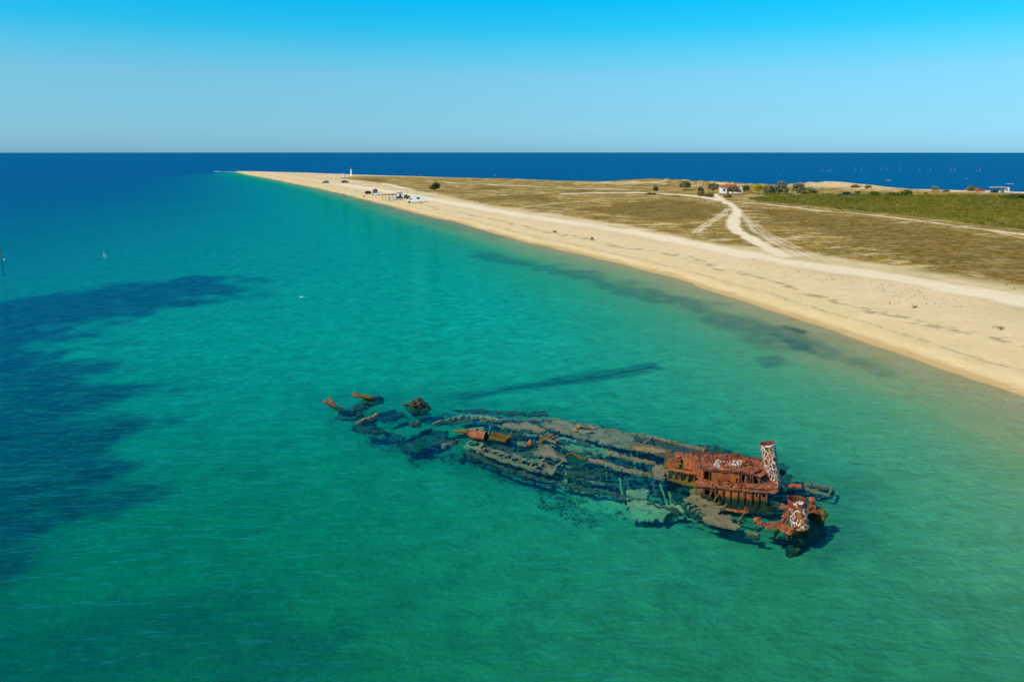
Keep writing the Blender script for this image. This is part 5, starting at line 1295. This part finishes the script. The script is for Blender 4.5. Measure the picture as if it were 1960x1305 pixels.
# ------------------------------------------------------------------ boxes and small builders for the far things
C = {k: m_plain(k.replace(' ', '_'), c, rgh, 0.06, 2.0, sp) for k, c, rgh, sp in (
    ('white gloss', (0.78, 0.78, 0.76), 0.35, 0.5), ('whitewash', (0.82, 0.80, 0.76), 0.9, 0.2), ('teal gloss', (0.015, 0.14, 0.17), 0.3, 0.5), ('black gloss', (0.02, 0.018, 0.02), 0.3, 0.5),
    ('glass dark', (0.02, 0.025, 0.03), 0.08, 0.6), ('tyre', (0.02, 0.02, 0.02), 0.9, 0.2), ('rim grey', (0.4, 0.4, 0.4), 0.4, 0.5), ('red tile', (0.36, 0.075, 0.045), 0.8, 0.2), ('red paint', (0.45, 0.04, 0.03), 0.5, 0.4),
    ('brown canvas', (0.115, 0.055, 0.05), 0.9, 0.1), ('grey wood', (0.16, 0.13, 0.10), 0.9, 0.1), ('dark green canvas', (0.06, 0.08, 0.06), 0.9, 0.1), ('straw canvas', (0.62, 0.45, 0.22), 0.9, 0.1),
    ('lamp', (0.8, 0.75, 0.6), 0.2, 0.5), ('skin', (0.42, 0.22, 0.13), 0.6, 0.3), ('swim cloth', (0.25, 0.03, 0.03), 0.8, 0.2), ('towel', (0.5, 0.35, 0.3), 0.9, 0.1), ('aqua canvas', (0.30, 0.62, 0.60), 0.8, 0.2), ('dark trailer', (0.05, 0.055, 0.05), 0.7, 0.3), ('grey metal', (0.3, 0.3, 0.3), 0.5, 0.4), ('hair dark', (0.03, 0.02, 0.015), 0.8, 0.2))}
def car(px, py, paint, label, rz=0.0, L=4.2, Wd=1.75, Hh=1.5, long_roof=False):
    p = on_ground(px, py); root = empty('parked_car', (p.x, p.y, p.z + 0.0), rz); tag(root, label, 'car', 'vehicles parked on the spit')
    l = L / 2
    back = -l + 0.25 if long_roof else -l + 0.55
    MB().prism([(-l, 0.35), (-l, 0.85), (-l + 0.15, 0.95), (l * 0.42, 0.95), (l - 0.12, 0.78), (l, 0.62), (l, 0.35), (l - 0.3, 0.26), (-l + 0.3, 0.26)], -Wd / 2, Wd / 2).build('body', paint, root)
    MB().prism([(-l + 0.1, 0.94), (back, Hh - 0.04), (back + 0.25, Hh), (l * 0.12, Hh), (l * 0.24, Hh - 0.06), (l * 0.5, 0.94)], -Wd / 2 + 0.06, Wd / 2 - 0.06, 0.16, 0.94).build('cabin', paint, root)
    for s in (-1, 1):
        yy = s * (Wd / 2 - 0.105)
        a = [(-l + 0.35, yy + s * 0.04, 1.0), (back + 0.32, yy - s * 0.05, Hh - 0.12), (-0.05, yy - s * 0.05, Hh - 0.12), (-0.05, yy + s * 0.04, 1.0)]
        b = [(0.02, yy + s * 0.04, 1.0), (0.02, yy - s * 0.05, Hh - 0.12), (l * 0.2, yy - s * 0.05, Hh - 0.12), (l * 0.44, yy + s * 0.04, 1.0)]
        for q in (a, b):
            MB().poly(q).build('window', C['glass dark'], root)
        for xw in (-l + 0.75, l - 0.8):
            wv = MB().cyl((xw, s * (Wd / 2 - 0.18), 0.32), (xw, s * (Wd / 2 + 0.01), 0.32), 0.32, None, 14).build('wheel', C['tyre'], root)
            MB().cyl((xw, s * (Wd / 2 - 0.02), 0.32), (xw, s * (Wd / 2 + 0.025), 0.32), 0.19, None, 10).build('rim', C['rim grey'], wv)
        MB().box((l - 0.04, s * Wd * 0.34, 0.70), (0.10, 0.32, 0.13)).build('headlight', C['lamp'], root)
    MB().poly([(l * 0.47, -Wd / 2 + 0.22, 0.985), (l * 0.47, Wd / 2 - 0.22, 0.985), (l * 0.27, Wd / 2 - 0.28, Hh - 0.09), (l * 0.27, -Wd / 2 + 0.28, Hh - 0.09)]).build('windscreen', C['glass dark'], root)
    return root
car(623, 351, C['teal gloss'], 'teal hatchback parked alone on the pale sand nearest the tip', math.pi + 0.1)
car(661, 350.5, C['black gloss'], 'black car parked on sand right of the teal one', 0.1, 4.5)
car(706.5, 372, C['black gloss'], 'dark blue-black car nose to tail with the loaded white car', 0.35, 3.8)
wv_ = car(720, 374, C['white gloss'], 'white car carrying a tall brown bundle on its roof', 0.15, 4.4, 1.8, 1.55, True)
rb_ = tag(MB().box((0, 0, 0.55), (2.5, 1.9, 1.0), 0, 0.72, 0.15).box((0.2, 0, 1.12), (1.3, 1.2, 0.3), 0, 0.7, 0.1).build('roof_bundle', C['brown canvas']), 'brown canvas bundle strapped on the white car', 'bundle')
rb_.location = wv_.location + Vector((-0.35, 0, 1.57)); rb_.rotation_euler = (0, 0, 0.15)
car(1617, 374, C['black gloss'], 'dark car parked at the edge of the scrub field below the dune', math.pi + 0.15, 4.3)
rv = car(1876, 367, C['red paint'], 'dark red car on the far shore left of the beach bar canopy', 0.0, 4.0)

# motorhome
p = on_ground(795, 388); mh = empty('motorhome', (p.x, p.y, p.z), math.pi + 0.08)
tag(mh, 'white motorhome parked at the right end of the beach bar', 'motorhome', 'vehicles parked on the spit')
MB().prism([(-3.3, 0.45), (-3.3, 2.5), (-3.1, 2.7), (1.1, 2.7), (1.9, 2.35), (1.6, 1.75), (1.2, 1.6), (1.2, 0.45)], -1.1, 1.1).build('living_box', C['white gloss'], mh)
MB().prism([(1.2, 0.35), (1.2, 1.75), (1.75, 1.72), (2.3, 1.1), (3.0, 0.95), (3.1, 0.6), (3.1, 0.35)], -0.95, 0.95).build('cab', C['white gloss'], mh)
for s in (-1, 1):
    MB().box((-1.2, s * 1.10, 1.75), (1.2, 0.04, 0.65)).build('window', C['glass dark'], mh)
    MB().poly([(1.35, s * 0.96, 1.12), (1.35, s * 0.96, 1.62), (1.72, s * 0.96, 1.62), (2.1, s * 0.96, 1.12)]).build('cab_window', C['glass dark'], mh)
    for xw in (-2.0, 2.3):
        MB().cyl((xw, s * 0.75, 0.36), (xw, s * 1.02, 0.36), 0.36, None, 14).build('wheel', C['tyre'], mh)
MB().poly([(2.27, -0.8, 1.16), (2.27, 0.8, 1.16), (1.82, 0.75, 1.66), (1.82, -0.75, 1.66)]).build('windscreen', C['glass dark'], mh)

# beach bar: pergola, kiosk, trailer, chairs, pole
p = on_ground(745, 384); pg = empty('pergola', (p.x, p.y, p.z), 0.06)
tag(pg, 'grey wooden pergola with dark canopy at the beach bar', 'pergola')
for ix in range(5):
    for iy in range(2):
        xx = -2.7 + ix * 1.35
        MB().box((xx, -1.4 + iy * 3.0, 1.15), (0.10, 0.10, 2.3)).build('post', C['grey wood'], pg)
for iy in range(2): MB().box((0.0, -1.4 + iy * 3.0, 2.36), (6.0, 0.1, 0.12)).build('beam', C['grey wood'], pg)
for k in range(9): MB().box((-2.9 + k * 0.32, 0.1, 2.46), (0.08, 3.6, 0.08)).build('slat', C['grey wood'], pg)
MB().prism([(-0.3, 2.44), (-0.2, 2.56), (1.4, 2.66), (3.0, 2.58), (3.1, 2.46)], -1.7, 1.9).build('canopy', C['dark green canvas'], pg)
p = on_ground(765.5, 380); ks = empty('kiosk', (p.x, p.y, p.z), 0.05); tag(ks, 'small white kiosk with open dark doorway beside the pergola', 'kiosk')
MB().box((0, 0, 1.2), (2.3, 2.0, 2.4), 0, 1.0, 0.04).build('wall', C['whitewash'], ks)
MB().box((0, 0, 2.46), (2.55, 2.3, 0.12)).build('roof', C['grey metal'], ks)
MB().box((0.25, -1.0, 1.02), (0.75, 0.06, 1.9)).build('door', C['black gloss'], ks)
MB().box((-0.2, -1.5, 0.45), (2.2, 0.7, 0.9)).build('counter', C['brown canvas'], ks)
p = on_ground(779, 381); tl_ = empty('trailer', (p.x, p.y, p.z), 0.05); tag(tl_, 'dark trailer stacked with gear between kiosk and motorhome', 'trailer')
MB().box((0, 0, 0.9), (2.6, 1.6, 0.9), 0, 0.9, 0.05).build('bed', C['dark trailer'], tl_)
MB().box((-0.5, 0, 1.5), (1.2, 1.3, 0.5), 0, 0.8, 0.05).build('load', C['dark green canvas'], tl_)
for s in (-1, 1): MB().cyl((0.2, s * 0.7, 0.35), (0.2, s * 0.9, 0.35), 0.35, None, 12).build('wheel', C['tyre'], tl_)
p = on_ground(779, 377); pl_ = MB().cyl((0, 0, -0.2), (0, 0, 3.4), 0.06, 0.04).cyl((0, 0, 3.35), (0.0, 0.0, 3.5), 0.12, 0.1).build('lamp_pole', C['grey wood']); pl_.location = p
tag(pl_, 'thin dark lamp pole rising behind the trailer', 'pole')
CHAIR_L = ['white plastic chair on the sand in front of the pergola, leftmost', 'white plastic chair under the pergola canopy, second from left', 'white plastic chair at the pergola front, third from left', 'white plastic chair between pergola and kiosk, fourth from left', 'white plastic chair in front of the kiosk, rightmost']
for i, (cx_, cy_) in enumerate(((743, 384.5), (748, 383), (751, 385), (757, 385), (762, 386))):
    p = on_ground(cx_, cy_); ch = empty('plastic_chair', tuple(p), i * 1.3); tag(ch, CHAIR_L[i], 'chair', 'plastic chairs at the beach bar')
    MB().box((0, 0, 0.44), (0.5, 0.5, 0.06)).build('seat', C['white gloss'], ch)
    MB().box((0, 0.24, 0.72), (0.5, 0.05, 0.5)).build('backrest', C['white gloss'], ch)
    for a, b in ((-1, -1), (1, -1), (-1, 1), (1, 1)): MB().box((a * 0.21, b * 0.21, 0.2), (0.06, 0.06, 0.44)).build('leg', C['white gloss'], ch)
TABLE_L = ['white table under the pergola, left one', 'white table before the kiosk, right one']
for i, (cx_, cy_) in enumerate(((746, 385.5), (759.5, 383.5))):
    p = on_ground(cx_, cy_); ch = empty('beach_table', tuple(p)); tag(ch, TABLE_L[i] + ' at the beach bar', 'table', 'tables at the beach bar')
    MB().cyl((0, 0, 0.7), (0, 0, 0.75), 0.45, None, 16).build('table_top', C['white gloss'], ch)
    MB().cyl((0, 0, 0.0), (0, 0, 0.7), 0.05).build('leg', C['grey metal'], ch)

# white house with red hipped roof
p = on_ground(1403, 371.8); hs_ = empty('house', (p.x, p.y + 6.0, p.z + 0.1), -0.12); tag(hs_, 'small white house with red tiled hipped roof on the spit', 'house')
MB().box((0, 0, 1.4), (8.6, 5.0, 2.8)).build('wall', C['whitewash'], hs_)
rf = bmesh.new()
vr = [rf.verts.new(v) for v in ((-4.6, -2.8, 2.81), (4.6, -2.8, 2.81), (4.6, 2.8, 2.81), (-4.6, 2.8, 2.81), (-2.2, 0, 4.1), (2.2, 0, 4.1))]
for f in ((0, 1, 5, 4), (1, 2, 5), (2, 3, 4, 5), (3, 0, 4), (3, 2, 1, 0)): rf.faces.new([vr[i] for i in f])
me = bpy.data.meshes.new('roof'); rf.to_mesh(me); rf.free(); me.materials.append(C['red tile']); ro = obj('roof', me, hs_)
MB().box((1.2, 0.6, 4.1), (0.5, 0.5, 0.9)).build('chimney', C['whitewash'], ro)
for xx in (-2.8, 0.6): 
    wn_ = MB().box((xx, -2.5, 1.6), (0.95, 0.08, 1.0)).build('window', C['glass dark'], hs_)
    MB().box((xx, -2.56, 1.08), (1.15, 0.12, 0.08)).build('sill', C['whitewash'], wn_)
MB().box((-1.1, -2.51, 1.0), (0.95, 0.08, 2.0)).build('door', C['grey wood'], hs_)
MB().box((4.6, -1.8, 1.25), (1.3, 1.6, 2.5), 0, 1.0).build('porch_wall', C['whitewash'], hs_)
MB().prism([(3.85, 2.5), (4.6, 3.1), (5.4, 2.5)], -2.75, -0.9).build('porch_roof', C['whitewash'], hs_)
MB().box((4.6, -2.61, 1.1), (0.7, 0.06, 1.6)).build('porch_door', m_plain('pale_blue_paint', (0.45, 0.5, 0.6), 0.6), hs_)

# beacon tower and hut near the tip
p = on_ground(672.5, 336.6); bc = empty('beacon_tower', tuple(p)); tag(bc, 'slim white beacon tower near the tip of the spit', 'beacon')
MB().cyl((0, 0, -0.2), (0, 0, 5.0), 0.85, 0.42, 12).build('tower', C['white gloss'], bc)
MB().cyl((0, 0, 5.0), (0, 0, 5.15), 0.62, 0.62, 12).build('gallery', C['white gloss'], bc)
MB().cyl((0, 0, 5.15), (0, 0, 5.9), 0.25, 0.22, 10).cyl((0, 0, 5.9), (0, 0, 6.2), 0.32, 0.05, 10).build('lantern', C['grey metal'], bc)
MB().box((0.2, 0, 0.4), (2.0, 2.0, 0.8), 0, 0.9).build('plinth', C['whitewash'], bc)
p = on_ground(655.5, 338.5); hu = empty('beach_hut', tuple(p)); tag(hu, 'tiny white hut with red stripes left of the beacon', 'hut')
MB().box((0, 0, 1.05), (2.6, 2.2, 2.1)).build('wall', C['whitewash'], hu)
MB().box((0, 0, 2.16), (2.9, 2.5, 0.12)).build('roof', C['whitewash'], hu)
for xx in (-0.9, 0.2): MB().box((xx, -1.11, 1.0), (0.3, 0.05, 1.9)).build('stripe', C['red paint'], hu)
# white flag poles by the track
for i, (cx_, lab) in enumerate(((1336, 'white flag pole left of its twin near the olive trees'), (1343, 'taller white flag pole right of its twin near the olive trees'))):
    p = on_ground(cx_, 359); fp = MB().cyl((0, 0, -0.3), (0, 0, 3.2 + 0.5 * i), 0.09, 0.06).cyl((0, 0, 3.15 + 0.5 * i), (0, 0, 3.3 + 0.5 * i), 0.13, 0.13).build('flag_pole', C['white gloss']); fp.location = p
    tag(fp, lab, 'pole', 'white flag poles')
# far beach bar at the right edge
p = on_ground(1913, 369); fb_ = empty('shore_bar', (p.x, p.y, p.z)); tag(fb_, 'beach bar with straw canopy and white cabin on the far shore at right', 'beach bar')
MB().box((-1.0, 0, 2.5), (6.6, 3.0, 0.18), 0, 0.97).build('canopy', C['straw canvas'], fb_)
MB().box((2.7, 0.1, 1.2), (2.2, 2.4, 2.4), 0, 1, 0.05).build('cabin', C['whitewash'], fb_)
for xx in (-4.0, -2.2, -0.4, 1.2):
    for yy in (-1.3, 1.3): MB().box((xx, yy, 1.2), (0.1, 0.1, 2.4)).build('post', C['grey wood'], fb_)
MB().box((-2.0, 0.6, 0.55), (3.4, 0.6, 1.1)).build('counter', C['dark trailer'], fb_)
MB().box((2.6, -1.12, 1.3), (0.8, 0.06, 0.8)).build('hatch', C['red paint'], fb_)

# people on the beach (tiny): one continuous skinned body each, clothing and hair as parts
def person(px, py, pose, label, rz, suit):
    p = on_ground(px, py); root = empty('person', tuple(p), rz); tag(root, label, 'person', 'people sunbathing on the beach')
    if pose == 'sit':
        J = [(0, 0, 0.10), (0, 0.02, 0.35), (0, 0.04, 0.60), (0, 0.02, 0.70), (0, 0.0, 0.86),
             (0.10, 0, 0.10), (0.14, -0.42, 0.40), (0.14, -0.62, 0.06), (0.14, -0.82, 0.05), (-0.10, 0, 0.10), (-0.14, -0.45, 0.36), (-0.14, -0.66, 0.06), (-0.14, -0.86, 0.05),
             (0.20, 0.03, 0.57), (0.27, -0.12, 0.36), (0.18, -0.36, 0.40), (-0.20, 0.03, 0.57), (-0.28, 0.16, 0.32), (-0.26, 0.26, 0.06)]
    else:
        J = [(0, 0, 0.14), (0, 0.25, 0.16), (0, 0.50, 0.17), (0, 0.60, 0.17), (0, 0.76, 0.20),
             (0.10, 0, 0.13), (0.13, -0.44, 0.16), (0.13, -0.86, 0.08), (0.13, -0.95, 0.18), (-0.10, 0, 0.13), (-0.14, -0.42, 0.30), (-0.13, -0.72, 0.08), (-0.13, -0.84, 0.12),
             (0.20, 0.48, 0.15), (0.34, 0.25, 0.10), (0.32, 0.02, 0.08), (-0.20, 0.48, 0.15), (-0.36, 0.62, 0.14), (-0.2, 0.80, 0.14)]
    E = [(0, 1), (1, 2), (2, 3), (3, 4), (0, 5), (5, 6), (6, 7), (7, 8), (0, 9), (9, 10), (10, 11), (11, 12), (2, 13), (13, 14), (14, 15), (2, 16), (16, 17), (17, 18)]
    Rr = [0.15, 0.14, 0.15, 0.06, 0.11, 0.10, 0.07, 0.05, 0.04, 0.10, 0.07, 0.05, 0.04, 0.06, 0.045, 0.035, 0.06, 0.045, 0.035]
    me = bpy.data.meshes.new('body'); me.from_pydata(J, E, []); o = obj('body', me, root)
    md = o.modifiers.new('skin', 'SKIN'); sk = me.skin_vertices[0].data
    for v, r_ in zip(sk, Rr): v.radius = (r_, r_)
    sk[0].use_root = True
    ss = o.modifiers.new('sub', 'SUBSURF'); ss.levels = 1; ss.render_levels = 1
    dg = bpy.context.evaluated_depsgraph_get(); me2 = bpy.data.meshes.new_from_object(o.evaluated_get(dg))
    o.modifiers.clear(); o.data = me2; me2.materials.clear(); me2.materials.append(C['skin'])
    hd = Vector(J[4]); 
    lump_ = MB(); r2 = bmesh.ops.create_icosphere(lump_.bm, subdivisions=2, radius=0.125)
    for v in r2['verts']: v.co = v.co + hd + Vector((0, 0.025, 0.03))
    lump_.build('hair', C['hair dark'], root)
    MB().box((0, 0.0 if pose == 'sit' else -0.02, 0.13), (0.36, 0.30, 0.20), 0, 0.95, 0.05).build('swimsuit', suit, root)
person(645, 371.5, 'lie', 'person lying on the sand left of the aqua sunshade, furthest left', 0.8, C['swim cloth'])
person(658, 373.8, 'sit', 'person in red swimwear sitting between the lone sunbather and the aqua sunshade', 0.4, C['red paint'])
person(661, 373.8, 'lie', 'person lying beside the seated one left of the aqua sunshade', 1.2, C['black gloss'])
person(695, 378.5, 'sit', 'person sitting on the sand below the dark car, left of a pair', 0.3, C['black gloss'])
person(698, 378.8, 'sit', 'person sitting on the sand below the dark car, right of a pair', -0.4, C['swim cloth'])
for cx_, cy_, lab in ((645, 372, 'towel under the leftmost sunbather'), (660, 374.3, 'towel of the pair left of the aqua sunshade'), (697, 379.3, 'towel of the seated pair below the dark car')):
    p = on_ground(cx_, cy_); tw = MB().box((0, 0, 0.02), (1.9, 1.2, 0.03), 0.3).build('beach_towel', C['towel']); tw.location = p + Vector((0, 0, 0.02)); tag(tw, 'pinkish ' + lab, 'towel', 'beach towels')
p = on_ground(669.5, 376); um = empty('beach_sunshade', tuple(p)); tag(um, 'pale aqua sunshade standing on the sand near the waterline', 'sunshade')
MB().cyl((0, 0, -0.3), (0, 0, 1.75), 0.03).build('pole', C['white gloss'], um)
MB().cyl((0, 0, 1.35), (0, 0, 1.8), 1.05, 0.04, 8).build('canopy', C['aqua canvas'], um)

# ------------------------------------------------------------------ things in the water
def sea_pole(px, ybase, hpx, r, mat, label, group, tilt=0.0):
    b = at(px, ybase, 0.0); sc = b.y / F_PX
    o = MB().cyl((0, 0, -1.5), (tilt, 0, hpx * sc), r, r * 0.7, 6).cyl((tilt, 0, hpx * sc - 0.3), (tilt, 0, hpx * sc), r * 1.5, r * 1.5, 6).build('marker_pole', mat); o.location = b
    tag(o, label, 'pole', group); return o
ordn = ['first', 'second', 'third', 'fourth', 'fifth', 'sixth', 'seventh', 'eighth', 'ninth', 'tenth', 'eleventh']
for i, (cx_, yb, hp) in enumerate(((1636.5, 327, 9), (1648.5, 326, 8), (1686.5, 326.5, 7), (1696.5, 326, 6), (1723.5, 327, 9), (1760.5, 327, 7), (1780.5, 328, 7), (1819.5, 328, 7), (1827.5, 328, 6), (1868.5, 329, 6), (1875, 329, 8))):
    sea_pole(cx_, yb, hp * 0.8, 0.10, C['rim grey'], ordn[i].capitalize() + ' white pole from the left in the far fish-trap row', 'white poles in the open sea', 0.4 if i > 8 else 0.0)
b = at(3.5, 497, 0); po = empty('net_post', tuple(b)); tag(po, 'brown net post with white float at the left picture edge', 'post')
MB().cyl((0, 0, -3), (-0.02, 0, 3.9), 0.075, 0.05).build('post', m_plain('weathered_brown_wood', (0.12, 0.05, 0.03), 0.9, 0.3), po)
MB().cyl((0.45, -0.1, -0.1), (0.62, -0.1, 0.16), 0.12, 0.09, 8).build('float', C['white gloss'], po)
b = at(200, 493, 0); po = empty('marker_buoy', tuple(b)); tag(po, 'small white marker buoy with tripod frame in the left water', 'buoy')
MB().cyl((0, 0, -0.6), (0, 0, 1.35), 0.03, 0.02).build('staff', C['white gloss'], po)
MB().cyl((-0.32, 0, 0.1), (0.05, 0, 0.8), 0.03).cyl((0.5, 0, 0.0), (0.0, 0, 0.85), 0.03).cyl((0.0, 0.4, 0.0), (0.0, 0, 0.8), 0.03).build('frame', C['white gloss'], po)
MB().cyl((0, 0, 0.66), (0, 0, 0.82), 0.10, 0.10, 10).build('float', C['white gloss'], po)
gp = at(577, 569, 3.0); gu = empty('seagull', tuple(gp)); tag(gu, 'white seagull gliding low over the turquoise water', 'bird')
gu.scale = (0.62, 0.62, 0.62)
GO = gp
ring_mesh('body', [GO + Vector((-0.24, 0, 0.02)), GO + Vector((-0.12, 0, 0.02)), GO + Vector((0.05, 0, 0)), GO + Vector((0.19, 0, 0.03)), GO + Vector((0.27, 0, 0.03))], [0.02, 0.06, 0.075, 0.05, 0.01], 8, C['white gloss'], gu)
for s in (-1, 1):
    MB().poly([(0.10, 0.0, 0.05), (-0.10, 0.0, 0.05), (-0.08 + s * 0.28, -s * 0.10, 0.20), (0.08 + s * 0.28, -s * 0.10, 0.20)]).poly([(0.08 + s * 0.28, -s * 0.10, 0.20), (-0.08 + s * 0.28, -s * 0.10, 0.20), (-0.06 + s * 0.62, -s * 0.2, 0.11), (0.0 + s * 0.62, -s * 0.2, 0.11)]).build('wing', C['white gloss'], gu)
# surf: thin foam at the tip of the spit and along the far shore, a few whitecaps
def foam():
    g = np.random.default_rng(4); pts, rad_ = [], []
    def streak(x0, y0, x1, y1, n, wpx):
        for u in np.linspace(0, 1, n):
            q = at(x0 + (x1 - x0) * u, y0 + (y1 - y0) * u + g.normal(0, 0.15), 0.0)
            pts.append((q.x, q.y + g.normal(0, 1.0), 0.03)); rad_.append((g.uniform(0.5, 1.2) * wpx, g.uniform(0.4, 1.0) * wpx, 0.06))
    streak(410, 328.6, 462, 329.4, 60, 1.6); streak(478, 328.8, 560, 331.2, 22, 0.9); streak(590, 331.6, 640, 333.4, 12, 0.8); streak(1695, 345.5, 1706, 346, 8, 0.9); streak(1926, 352, 1936, 352, 8, 1.0); streak(1584, 326.6, 1588, 326.6, 3, 1.2)
    for _ in range(26):
        q = at(g.uniform(700, 1950), g.uniform(300, 345), 0); pts.append((q.x, q.y, 0.03)); rad_.append((g.uniform(0.4, 1.0), 0.5, 0.05))
    v, f = leaf_cloud(np.array(pts), np.array(rad_), 10, 1.0, 7, 0.1)
    cq = v.reshape(-1, 4, 3).mean(1, keepdims=True); dq = np.linalg.norm(cq[..., :2], axis=-1, keepdims=True)
    v = (cq + (v.reshape(-1, 4, 3) - cq) * np.clip(dq / 900.0, 0.06, 0.45)).reshape(-1, 3)
    v[:, 2] = np.clip(v[:, 2], 0.012, 0.12)
    tag(obj('surf_foam', np_mesh('surf_foam', v, f, False, C['whitewash'])), 'white surf foam at the sandy tip and small whitecaps', 'foam', None, 'stuff')
foam()
